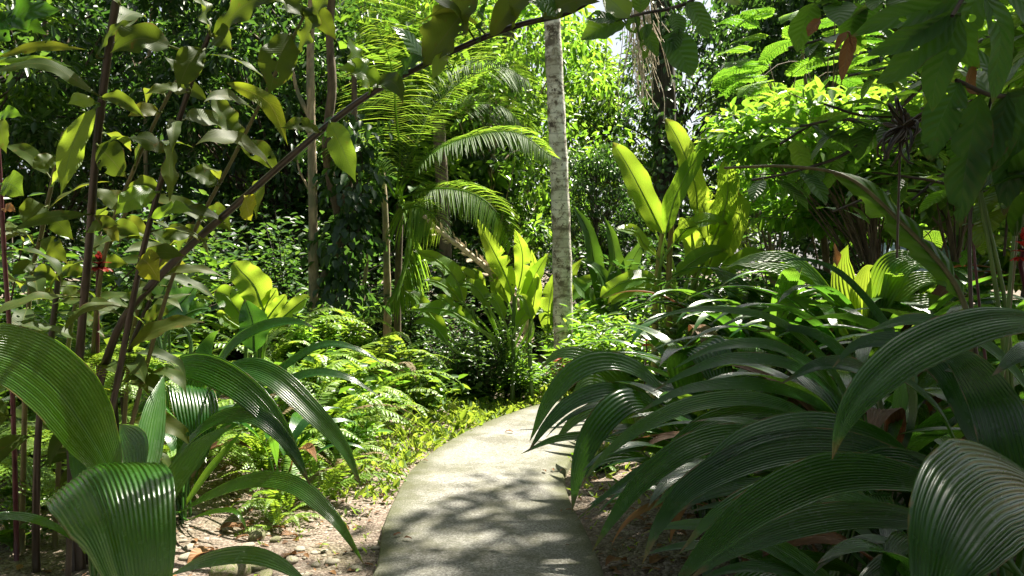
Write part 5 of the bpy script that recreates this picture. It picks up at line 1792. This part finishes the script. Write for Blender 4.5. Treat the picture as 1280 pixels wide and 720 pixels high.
# ---------------------------------------------------- trees behind
GT = 'trees of the forest behind'
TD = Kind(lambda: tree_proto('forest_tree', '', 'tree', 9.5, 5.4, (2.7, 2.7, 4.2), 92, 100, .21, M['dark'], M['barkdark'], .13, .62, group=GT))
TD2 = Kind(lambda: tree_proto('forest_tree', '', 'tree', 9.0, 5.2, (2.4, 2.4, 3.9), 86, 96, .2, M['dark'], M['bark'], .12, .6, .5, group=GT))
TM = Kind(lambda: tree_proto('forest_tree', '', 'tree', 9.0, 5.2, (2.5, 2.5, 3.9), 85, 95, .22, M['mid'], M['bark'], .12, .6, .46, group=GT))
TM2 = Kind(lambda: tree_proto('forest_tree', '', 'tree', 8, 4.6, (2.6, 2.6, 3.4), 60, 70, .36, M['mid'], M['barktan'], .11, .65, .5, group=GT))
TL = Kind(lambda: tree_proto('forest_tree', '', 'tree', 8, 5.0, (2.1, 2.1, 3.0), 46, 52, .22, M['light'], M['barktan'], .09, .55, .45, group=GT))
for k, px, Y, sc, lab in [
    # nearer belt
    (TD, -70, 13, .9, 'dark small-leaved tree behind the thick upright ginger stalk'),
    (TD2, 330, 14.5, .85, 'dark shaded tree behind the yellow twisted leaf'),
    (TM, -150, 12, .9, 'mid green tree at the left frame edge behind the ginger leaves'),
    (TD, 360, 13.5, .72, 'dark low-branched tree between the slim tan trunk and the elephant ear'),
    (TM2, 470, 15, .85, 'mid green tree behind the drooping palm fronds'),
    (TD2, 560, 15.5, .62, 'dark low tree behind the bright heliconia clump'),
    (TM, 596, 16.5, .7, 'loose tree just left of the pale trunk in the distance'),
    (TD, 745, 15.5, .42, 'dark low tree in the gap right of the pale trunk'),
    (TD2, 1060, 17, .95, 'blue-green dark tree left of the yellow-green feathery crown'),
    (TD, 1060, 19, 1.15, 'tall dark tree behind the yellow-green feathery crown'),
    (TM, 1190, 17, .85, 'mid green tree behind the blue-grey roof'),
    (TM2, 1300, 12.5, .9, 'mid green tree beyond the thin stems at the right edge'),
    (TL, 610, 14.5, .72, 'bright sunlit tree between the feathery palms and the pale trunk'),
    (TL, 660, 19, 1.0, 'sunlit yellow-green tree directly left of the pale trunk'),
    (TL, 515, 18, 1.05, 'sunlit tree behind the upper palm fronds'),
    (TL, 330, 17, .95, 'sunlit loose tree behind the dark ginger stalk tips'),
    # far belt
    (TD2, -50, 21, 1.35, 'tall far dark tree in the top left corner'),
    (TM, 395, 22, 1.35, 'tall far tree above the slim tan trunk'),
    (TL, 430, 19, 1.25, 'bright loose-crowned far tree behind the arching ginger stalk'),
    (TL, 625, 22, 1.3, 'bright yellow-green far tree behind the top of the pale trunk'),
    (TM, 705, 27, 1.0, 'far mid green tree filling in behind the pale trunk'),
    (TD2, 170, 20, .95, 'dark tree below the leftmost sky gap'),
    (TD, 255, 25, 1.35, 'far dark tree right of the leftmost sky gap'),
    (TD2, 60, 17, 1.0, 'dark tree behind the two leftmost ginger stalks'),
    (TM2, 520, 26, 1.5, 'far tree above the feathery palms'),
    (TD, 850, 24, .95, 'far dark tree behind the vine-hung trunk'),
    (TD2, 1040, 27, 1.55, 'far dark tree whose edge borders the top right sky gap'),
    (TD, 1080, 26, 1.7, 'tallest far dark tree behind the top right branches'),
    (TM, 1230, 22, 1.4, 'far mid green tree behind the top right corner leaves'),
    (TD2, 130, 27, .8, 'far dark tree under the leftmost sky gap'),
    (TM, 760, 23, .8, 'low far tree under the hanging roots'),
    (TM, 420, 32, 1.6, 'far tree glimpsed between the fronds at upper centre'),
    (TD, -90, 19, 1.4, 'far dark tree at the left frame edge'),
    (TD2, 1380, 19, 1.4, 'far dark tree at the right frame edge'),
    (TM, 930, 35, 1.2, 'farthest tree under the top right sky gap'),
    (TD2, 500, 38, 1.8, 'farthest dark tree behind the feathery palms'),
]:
    x = gx(px, Y)
    k.place((x, Y, float(gz(x, Y))), None, sc, lab)

# unseen trees added to shade the right bed and path, crowns above the picture
sh = tree_proto('forest_tree', 'tall unseen tree added to shade the right bed, crown above the picture', 'tree', 15.5, 13.2, (2.3, 2.3, 1.2), 36, 95, .26, M['mid'], M['bark'], .16, .75, group=GT, lean=(-1.9, -.4))
sh.location = (8.0, 8.6, 0)
copy_tree(sh, (6.2, 8.35, 0), -.1, .88, 'tall added shading tree left of the first tall one, out of the picture')
copy_tree(sh, (7.6, 6.2, 0), .4, 1.0, 'tall added shading tree right of the first tall one, out of the picture')
SHL = Kind(lambda: tree_proto('forest_tree', '', 'tree', 8.6, 6.9, (2.2, 2.2, 1.1), 46, 130, .24, M['mid'], M['bark'], .1, .7, group=GT, lean=(-1.9, -.4)))  # unseen trees added behind the viewpoint to block sky light
for x, y, rz, sc, lab in [(4.4, -2.6, 0, 1.1, 'added shading tree standing behind the viewpoint at right, out of the picture'),
                          (-4.6, -2.0, 2.6, 1.1, 'added shading tree standing behind the viewpoint at left, out of the picture'),
                          (1.0, -6.0, 1.2, 1.2, 'added shading tree standing straight behind the viewpoint, out of the picture')]:
    SHL.place((x, y, 0), rz, sc, lab)
for k, x, y, sc, lab in [(TD, 6.8, -1.0, .9, 'unseen dark tree added for shade to the right of the viewpoint'), (TM, -6.5, 0.5, .9, 'unseen mid green tree added for shade to the left of the viewpoint'),
                         (TD2, -4.2, -6.5, .9, 'unseen dark tree added for shade behind the viewpoint at left'), (TD, 3.8, -7.5, .9, 'unseen dark tree added for shade behind the viewpoint at right'),
                         (TM, 8.3, 3.0, .85, 'unseen mid green tree added for shade beyond the right frame edge'), (TD, -8.5, 4.0, .9, 'unseen dark tree added for shade beyond the left frame edge')]:
    k.place((x, y, 0), None, sc, lab)  # more unseen trees, added round the viewpoint to darken the foreground

# ---------------------------------------------------- understorey shrubs
GS = 'understorey shrubs along the forest edge'
SA = Kind(lambda: shrub_proto('shrub', '', 2.2, .22, 18, 110, .15, .42, M['dark'], M['bark'], GS))
SB = Kind(lambda: shrub_proto('shrub', '', 1.6, .2, 16, 90, .19, .34, M['mid'], M['stemgreen'], GS))
SC = Kind(lambda: shrub_proto('shrub', '', 1.3, .12, 14, 60, .24, .28, M['light'], M['stemgreen'], GS))
SD = Kind(lambda: shrub_proto('shrub', '', 2.6, .3, 20, 120, .13, .5, M['dark'], M['barkdark'], GS, el=(60, 90), top=.1))
SE = Kind(lambda: shrub_proto('shrub', '', 1.1, .1, 10, 40, .26, .2, M['maroon'], M['stempurple'], GS))
SF = Kind(lambda: shrub_proto('shrub', '', .55, .06, 9, 26, .13, .5, M['mid'], M['stemgreen'], GS, el=(30, 85)))
SG = Kind(lambda: shrub_proto('shrub', '', .5, .05, 9, 22, .16, .4, M['light'], M['stemgreen'], GS, el=(30, 85)))
for k, px, Y, sc, lab in [
    (SD, 606, 8.9, .43, 'dark fine-leaved bush under the leaning scaly palm stem'),
    (SA, 572, 9.1, .45, 'dark bush left of the leaning scaly palm stem'),
    (SB, 645, 9.2, .5, 'mid green bush at the foot of the bright heliconia clump'),
    (SD, 520, 10.5, .7, 'dark bush in the shade behind the fern bank'),
    (SA, 470, 11, .7, 'dark bush behind the short sunlit tan stem'),
    (SA, 430, 11, .8, 'dark bush behind the bent brown trunk'),
    (SD, 360, 10, .9, 'dark bush left of the slim tan trunk base'),
    (SA, 300, 10.5, 1.1, 'dark shaded bush behind the young heliconia'),
    (SD, 250, 10, 1.0, 'dark shaded bush behind the elephant ear'),
    (SB, 180, 8.5, 1.2, 'mid green bush behind the red flower at left'),
    (SA, 120, 9.2, 1.2, 'dark bush behind the dark stalk bases'),
    (SB, 60, 7.5, 1.2, 'mid green bush at the foot of the pale olive stalk'),
    (SA, 0, 7.8, 1.2, 'dark bush at the left frame edge'),
    (SB, 130, 6.2, .8, 'small green bush between the dark stalk bases'),
    (SB, 20, 5.8, .8, 'small green bush at the lower left edge'),
    (SB, 700, 12.4, .7, 'green bush just behind the pale trunk base'),
    (SC, 735, 11, .85, 'bright bush right of the pale trunk base'),
    (SE, 722, 9.9, .6, 'maroon-leaved bush right of the pale trunk'),
    (SB, 775, 9.6, .8, 'green long-leaved bush above the low dark wall'),
    (SA, 790, 12.5, .85, 'dark bush behind the low dark wall'),
    (SB, 850, 10, .9, 'green bush behind the banana stems'),
    (SB, 905, 8.4, .9, 'mid green bush right of the banana stems'),
    (SC, 925, 7.8, .7, 'bright bush at the back of the right bed'),
    (SA, 890, 12.5, 1.1, 'dark bush behind the banana leaves'),
    (SB, 980, 10.5, 1.2, 'mid green bush under the feathery-leaved bushes'),
    (SB, 1045, 11, 1.1, 'mid green bush behind the pale glowing clump'),
    (SB, 1010, 8.6, .8, 'green bush left of the pale glowing clump'),
    (SB, 1120, 9.5, .85, 'mid green bush left of the blue-grey roof'),
    (SB, 1400, 8.2, 1.2, 'mid green bush right of the blue-grey roof'),
    (SC, 1230, 7.2, .8, 'bright bush below the blue-grey roof'),
    (SD, 820, 15, 1.1, 'dark bush at the foot of the vine-hung far trunk'),
    (SD, 680, 14, .9, 'dark bush in the distance left of the pale trunk'),
    (SA, 600, 13.5, 1.1, 'dark bush in the distance behind the heliconia'),
    (SD, 520, 13.5, 1.2, 'dark bush in the distance behind the feathery palm'),
    (SD, 400, 12.5, 1.3, 'dark bush in the distance behind the slim tan trunk'),
    (SA, 180, 12, 1.4, 'dark bush in the distance behind the left thicket'),
    (SA, 960, 14, 1.3, 'dark bush in the distance under the blue-green tree'),
    (SD, 1120, 14.5, 1.3, 'dark bush in the distance behind the roof'),
    (SF, 520, 7.9, 1., 'small leafy seedling at the edge of the fern bank'),
    (SG, 600, 8.9, .9, 'pale heart-leaved seedling beside the path bend'),
    (SF, 545, 8.6, 1.0, 'small dark-leaved seedling in front of the dark bush'),
    (SG, 570, 9.3, 1.0, 'bright seedling at the foot of the heliconia'),
    (SF, 640, 10.0, 1.0, 'small seedling left of the pale trunk base'),
    (SG, 672, 9.9, .9, 'bright seedling touching the pale trunk base'),
    (SF, 500, 8.6, 1.1, 'leafy seedling behind the sunlit ferns'),
    (SG, 430, 6.3, .8, 'pale seedling among the ferns on the front of the bank'),
    (SF, 395, 6.8, 1.1, 'broad-leaved seedling among the ferns in mid bank'),
    (SG, 465, 7.3, 1.0, 'pale seedling at the end of the fern bank'),
    (SF, 350, 6.2, 1.1, 'broad-leaved seedling right of the young heliconia'),
    (SB, 415, 8.0, .5, 'green bush at the top of the fern bank below the vine'),
    (SC, 375, 7.6, .5, 'bright long-leaved bush on the bank by the slim tan trunk'),
    (SF, 745, 5.9, .45, 'tiny seedling under the path-bend blades'),
    (SF, 40, 4.9, .6, 'small seedling on the shaded soil at lower left'),
    (SF, 20, 4.3, .5, 'tiny seedling beside the fallen bamboo'),
]:
    x = gx(px, Y)
    k.place((x, Y, float(gz(x, Y))), None, sc, lab)

# ---------------------------------------------------- ferns
GF = 'ferns on the bank left of the path'
for px, Y, nf, sc, lab in [
    (330, 5.6, 11, 0.97, 'fern behind the arching blades of the gravel-bed palm grass'),
    (372, 5.9, 12, 1.03, 'sunlit fern right of the young heliconia'),
    (405, 6.3, 12, 1.08, 'sunlit fern in the middle of the bank'),
    (440, 6.6, 12, 0.97, 'sunlit fern nearest the path on the bank'),
    (392, 5.3, 11, 0.80, 'low fern at the front of the bank by the gravel'),
    (360, 5.0, 10, 0.63, 'small drooping fern over the gravel'),
    (425, 5.7, 11, 0.69, 'small bright fern beside the path edge'),
    (455, 7.3, 12, 1.08, 'fern crowning the bank below the tan stem'),
    (415, 7.4, 12, 1.14, 'tall fern below the bent brown trunk'),
    (370, 7.0, 12, 1.14, 'tall fern at the top of the bank by the slim trunk'),
    (330, 7.3, 11, 1.14, 'fern behind the young heliconia'),
    (485, 7.9, 11, 0.97, 'fern at the far end of the bank'),
    (510, 8.5, 11, 0.92, 'shaded fern in front of the dark bush'),
    (465, 8.4, 11, 1.26, 'fern at the foot of the short sunlit tan stem'),
    (300, 6.2, 11, 0.92, 'fern under the elephant ear'),
    (540, 9.0, 11, 0.92, 'shaded fern under the heliconia'),
    (470, 6.8, 11, 0.69, 'small bright fern at the edge of the bank by the ground cover'),
    (345, 4.75, 9, 0.48, 'tiny fern between gravel and palm grass'),
    (395, 8.2, 12, 1.26, 'tall fern behind the bank under the vine'),
]:
    fern(lab, ground_at(px, Y), nf, sc, GF)
GF2 = 'ferns in the left thicket'
for px, Y, nf, sc, lab, h in [
    (150, 4.6, 10, .55, 'fern with flat fronds crossing the dark stalk bases', .92),
    (80, 3.8, 10, .5, 'fern with flat fronds left of the red flower', 1.1),
    (60, 5.3, 9, 1.0, 'fern under the pale olive stalk', .45),
    (140, 4.3, 9, .5, 'fern low among the stalks right below the red flower', 1.0),
    (20, 4.5, 8, .85, 'fern at the left frame edge above the big pleated leaf', .45),
    (255, 5.4, 8, .8, 'fern behind the upright shining blade', .25),
    (140, 5.8, 9, 1.1, 'fern deep in the left thicket', .4),
]:
    x, y, z = ground_at(px, Y)
    f = fern(lab, (x, y, z + h), nf, sc * 1.1, GF2, (0, 14), meshes=FLAT)
    st = MB()
    tube(st, resample([(x, y, z - .05), (x + .02, y, z + h * .5), (x, y, z + h + .02)], 8), .014, 7)
    part('stem', st, M['barkdark'], f)

# ---------------------------------------------------- ground cover
def ground_cover():
    mb = MB()
    pts = []
    while len(pts) < 9000:
        i = random.randint(20, 95)
        side = 1 if random.random() < .8 else -1
        o = PW * .5 + abs(random.gauss(0, .38)) + .02
        p = PC[i] + PN[i] * o * side + rng.normal(0, .05, 3) * [1, 1, 0]
        if side > 0 and p[1] < 5.2 and random.random() < .9:
            continue
        if side < 0 and random.random() < .6 and p[1] < 6:
            continue
        if path_dist(p[0], p[1]) < PW * .5 - .03:
            continue
        pts.append(p)
    pts = np.array(pts)
    pts[:, 2] = gz(pts[:, 0], pts[:, 1])
    n = len(pts)
    a = rng.uniform(0, 2 * pi, n)
    h = rng.uniform(.03, .14, n) * np.clip((pts[:, 1] - 2.5) / 5, .3, 1)
    d = np.stack([np.cos(a) * .8, np.sin(a) * .8, rng.uniform(.2, 1.4, n)], 1)
    c = pts + np.stack([np.zeros(n), np.zeros(n), rng.uniform(0, .05, n)], 1)
    cards(mb, c, d, rdir(n) * .5 + np.array([0, 0, .6]), h, h * rng.choice([.15, .3, .5], n), rng.uniform(0, 1, n))
    solo('ground_cover', mb, M['grass'], 'low bright green and straw ground cover along the path edges', 'ground cover', kind='stuff')


ground_cover()

def leaf_litter():
    mb = MB()
    n = 9000
    x = rng.uniform(-5, 6, n)
    y = rng.uniform(2.6, 13, n) 
    k = path_dist(x, y) > .62
    x, y = x[k], y[k]
    n = len(x)
    a = rng.uniform(0, 2 * pi, n)
    L = rng.uniform(.015, .07, n)
    cards(mb, np.stack([x, y, gz(x, y) + .008], 1), np.stack([np.cos(a), np.sin(a), rng.uniform(-.05, .35, n)], 1), rdir(n) * .35 + np.array([0, 0, 1.]), L, L * rng.uniform(.2, .6, n), rng.uniform(0, 1, n), .2)
    solo('leaf_litter', mb, M['dry'], 'fine brown leaf litter scattered over the soil', 'leaf litter', kind='stuff')


leaf_litter()


# ---------------------------------------------------- stones, fallen leaves, sticks, bamboo
def rock_mesh(seed, mat, flat=.6):
    import bmesh
    bm = bmesh.new()
    bmesh.ops.create_icosphere(bm, subdivisions=3, radius=1)
    r = np.random.default_rng(seed)
    ph = r.uniform(0, 6, 9)
    for v in bm.verts:
        c = v.co
        k = 1 + .12 * sin(2.1 * c.x + ph[0]) + .1 * sin(2.7 * c.y + ph[1]) + .08 * sin(3.3 * c.z + ph[2]) + .04 * sin(6 * c.x + 5 * c.y + ph[3])
        v.co = c * k
        v.co.z *= flat
    me = bpy.data.meshes.new('stone')
    bm.to_mesh(me)
    bm.free()
    me.polygons.foreach_set('use_smooth', np.full(len(me.polygons), True))
    me.materials.append(mat)
    return me


ROCK = [rock_mesh(1, M['pebble']), rock_mesh(2, M['pebble'], .5), rock_mesh(3, M['mossy'], .65), rock_mesh(4, M['mossy'], .55)]


def stone(px, py, rpx, label, kind=None, group=None, Y=None):
    p0 = at(px, py, 1.)
    d = p0 - CAM
    s = (CAMZ - .02) / -d[2]
    x, y = d[0] * s, d[1] * s
    o = bpy.data.objects.new('stone', random.choice(ROCK[:2] if kind is None else ROCK[2:]))
    COL.objects.link(o)
    r = rpx * y / F
    o.location = (x, y, float(gz(x, y)) + r * .08)
    o.scale = (r, r * random.uniform(.6, .9), r * random.uniform(.7, .95))
    o.rotation_euler = (random.uniform(-.15, .15), random.uniform(-.15, .15), random.uniform(0, 6))
    o['label'] = label
    o['category'] = 'stone'
    if group:
        o['group'] = group
    return o


GP = 'stones on the gravel at left of the path'
for px, py, r, lab, k in [
    (285, 712, 26, 'large olive stone at the bottom edge under the low arching leaf', 1), (318, 704, 15, 'dark rounded stone touching the low arching leaf', 1),
    (235, 696, 13, 'rounded buff stone left of the low arching leaf', None), (202, 706, 11, 'pale stone beside the folded pleated leaf', None),
    (318, 632, 9, 'upright mossy stone behind the gravel', 1), (350, 635, 11, 'dark mossy stone beside the small drooping fern', 1),
    (322, 662, 14, 'flat mossy stone in the middle of the gravel', 1), (308, 677, 9, 'small buff stone in front of the flat mossy stone', None),
    (365, 690, 11, 'pinkish smooth stone in the sunlit gravel', None), (345, 668, 8, 'mossy stone right of the flat mossy one', 1),
    (395, 694, 8, 'grey stone near the pointed end of the arching blade', None), (445, 700, 9, 'pale grey stone at the path edge under the blade tip', None),
    (415, 689, 10, 'flat brown stone left of the blade tip', None), (375, 678, 7, 'brown stone behind the pinkish one', None), (470, 674, 7, 'buff stone right beside the path edge', None),
    (290, 705, 8, 'buff stone half under the large olive stone', None), (160, 690, 12, 'rounded stone between the pleated plant stems', None), (405, 676, 6, 'flat grey stone in the gravel', None),
    (238, 678, 8, 'white stone in the sunlit gravel near the dry leaf', None), (330, 712, 12, 'olive stone at the bottom right of the low arching leaf', 1),
]:
    stone(px, py, r, lab, k, GP)
for i in range(60):
    if random.random() < .8:
        px, py = random.uniform(200, 470), random.uniform(640, 719)
        if px > 483 - (py - 620) * .16 - 12:
            continue
        stone(px, py, random.uniform(2.5, 5.5), 'small pale pebble lying on the gravel left of the path', None, 'small pebbles left of the path')
    else:
        stone(random.uniform(735, 850), random.uniform(640, 715), random.uniform(2, 4), 'small dark pebble on the shaded soil right of the path', None, 'small pebbles right of the path')

DL = []
for i in range(3):
    mb = MB()
    C = arch((0, 0, 0.005), 0, 25, .16, 60, 16)
    ribbon(mb, C, .06, 'oval', across=7, cup=.5, wave=.15, wk=8, r=.2 + .3 * i, h=np.array([0, 1., 0]))
    me = mb.mesh('fallen_leaf')
    me.materials.append(M['dry'])
    DL.append(me)


def fallen(px, py, sc, label, group=None, z=None):
    d = at(px, py, 1.) - CAM
    s = CAMZ / -d[2]
    x, y = d[0] * s, d[1] * s
    o = bpy.data.objects.new('fallen_leaf', random.choice(DL))
    COL.objects.link(o)
    o.location = (x, y, (float(gz(x, y)) if z is None else z) + .006)
    o.scale = (sc,) * 3
    o.rotation_euler = (random.uniform(-.2, .2), random.uniform(-.2, .2), random.uniform(0, 6))
    o['label'] = label
    o['category'] = 'fallen leaf'
    if group:
        o['group'] = group


GL = 'fallen leaves on the ground'
fallen(275, 662, 1.1, 'curled orange-brown dry leaf on the gravel below the palm grass stems', GL)
fallen(268, 694, 1.2, 'reddish dry leaf with curled edges on the sunlit gravel', GL)
fallen(352, 696, .8, 'small orange dry leaf beside the pinkish stone', GL)
fallen(642, 549, .55, 'tiny orange leaf lying on the bright part of the path', GL, .054)
fallen(783, 701, 1., 'orange-brown leaf on the dark soil right of the path', GL)
fallen(812, 707, .9, 'pinkish dry leaf on the dark soil under the pleated leaves', GL)
fallen(30, 672, 1.6, 'reddish-brown dry leaf on the soil at the lower left edge', GL)
fallen(515, 688, .35, 'tiny dark dry leaf on the shaded path', GL, .054)
for i in range(34):
    k_ = random.randint(22, 84)
    p_ = PC[k_] + PN[k_] * random.choice([random.uniform(-.5, .5), random.choice([-1, 1]) * random.uniform(.36, .53)]) * PW
    o = bpy.data.objects.new('fallen_leaf', random.choice(DL))
    COL.objects.link(o)
    o.location = (p_[0], p_[1], .056)
    o.scale = (random.uniform(.12, .4),) * 3
    o.rotation_euler = (random.uniform(-.2, .2), random.uniform(-.2, .2), random.uniform(0, 6))
    o['label'] = 'small dry leaf fragment lying on the concrete path'
    o['category'] = 'fallen leaf'
    o['group'] = 'leaf fragments on the path'
for i in range(40):
    a, b = random.choice([((0, 470), (600, 715)), ((725, 960), (600, 715)), ((560, 700), (455, 495))])
    px, py = random.uniform(*a), random.uniform(*b)
    d = at(px, py, 1.) - CAM
    s = CAMZ / -d[2]
    if path_dist(d[0] * s, d[1] * s) < .66:
        continue
    fallen(px, py, random.uniform(.35, .9), 'small brown dry leaf on the bare soil beside the path', 'small dry leaves on the soil')


def stick(label, pts, r, mat='bark', name='fallen_stick', nodes=0):
    W = []
    for px, py in pts:
        d = at(px, py, 1.) - CAM
        s = CAMZ / -d[2]
        x, y = d[0] * s, d[1] * s
        W.append((x, y, float(gz(x, y)) + r * .7 + random.uniform(0, .01)))
    C = resample(W, 40)
    mb = MB()
    rr = np.full(40, r)
    if nodes:
        rr = rr * (1 + .16 * (np.abs(np.sin(np.linspace(0, nodes * pi, 40))) < .16))
    tube(mb, C - C[0], rr * np.linspace(1, .7, 40), 9, cap=True)
    solo(name, mb, M[mat], label, 'stick', 'fallen sticks', loc=tuple(C[0]))


stick('thick pale fallen bamboo with raised joints at the bottom left', [(40, 745), (72, 705), (100, 668), (118, 640)], .036, 'wood', 'fallen_bamboo', 5)
stick('bent pale stick on the dark soil right of the path', [(735, 632), (768, 662), (782, 678), (808, 694)], .016, 'wood')
stick('short dark twig near the path edge at right', [(800, 632), (830, 628), (850, 634)], .012, 'barkdark')
stick('thin twig across the gravel behind the stones', [(215, 665), (240, 655), (262, 648)], .006, 'barktan')
stick('short pale stick beside the blade tip', [(408, 692), (416, 676), (418, 664)], .009, 'wood')
stick('thin dark root crossing the sunlit gravel', [(205, 680), (232, 688), (250, 690)], .005, 'barkdark')

# ---------------------------------------------------- low wall and roof far behind
def box(mb, a, b):
    (x0, y0, z0), (x1, y1, z1) = a, b
    mb.add([(x0, y0, z0), (x1, y0, z0), (x1, y1, z0), (x0, y1, z0), (x0, y0, z1), (x1, y0, z1), (x1, y1, z1), (x0, y1, z1)],
           [(0, 3, 2, 1), (4, 5, 6, 7), (0, 1, 5, 4), (1, 2, 6, 5), (2, 3, 7, 6), (3, 0, 4, 7)])


mb = MB()
box(mb, (.95, 13.2, -.1), (2.6, 13.5, .42))
box(mb, (.91, 13.16, .423), (2.64, 13.54, .48))
solo('garden_wall', mb, M['wall'], 'low dark grey wall behind the tiny red flower', 'wall', loc=(0, 0, 0), smooth=False)

t = thing('shelter', 'low open shelter with a blue-grey sheet roof behind the right bed', 'shelter', (6.9, 12.6, 0))
mb = MB()
nx = 90
xs_ = np.linspace(5.9, 8.3, nx)
V = []
for (yy, z0) in ((12.0, 1.5), (13.4, 1.98)):
    for dz in (0, .02):
        V.append(np.stack([xs_, np.full(nx, yy), z0 + dz + .018 * np.sin(xs_ * 42)], 1))
V = np.array(V)  # 4 x nx
ix = np.arange(4 * nx).reshape(4, nx)
Q = []
for a, b in ((0, 2), (3, 1), (1, 0), (2, 3)):
    Q.append(np.stack([ix[a, :-1], ix[b, :-1], ix[b, 1:], ix[a, 1:]], -1))
mb.add(V, np.concatenate(Q))
part('roof', mb, M['roof'], t, False)
mb = MB()
box(mb, (5.95, 12.1, 1.4), (8.25, 12.17, 1.485))
part('beam', mb, M['post'], t, False)
for x in (6.1, 8.1):
    for y, z in ((12.2, 1.4), (13.2, 1.78)):
        mb = MB()
        box(mb, (x, y, -.1), (x + .09, y + .09, z))
        part('post', mb, M['post'], t, False)
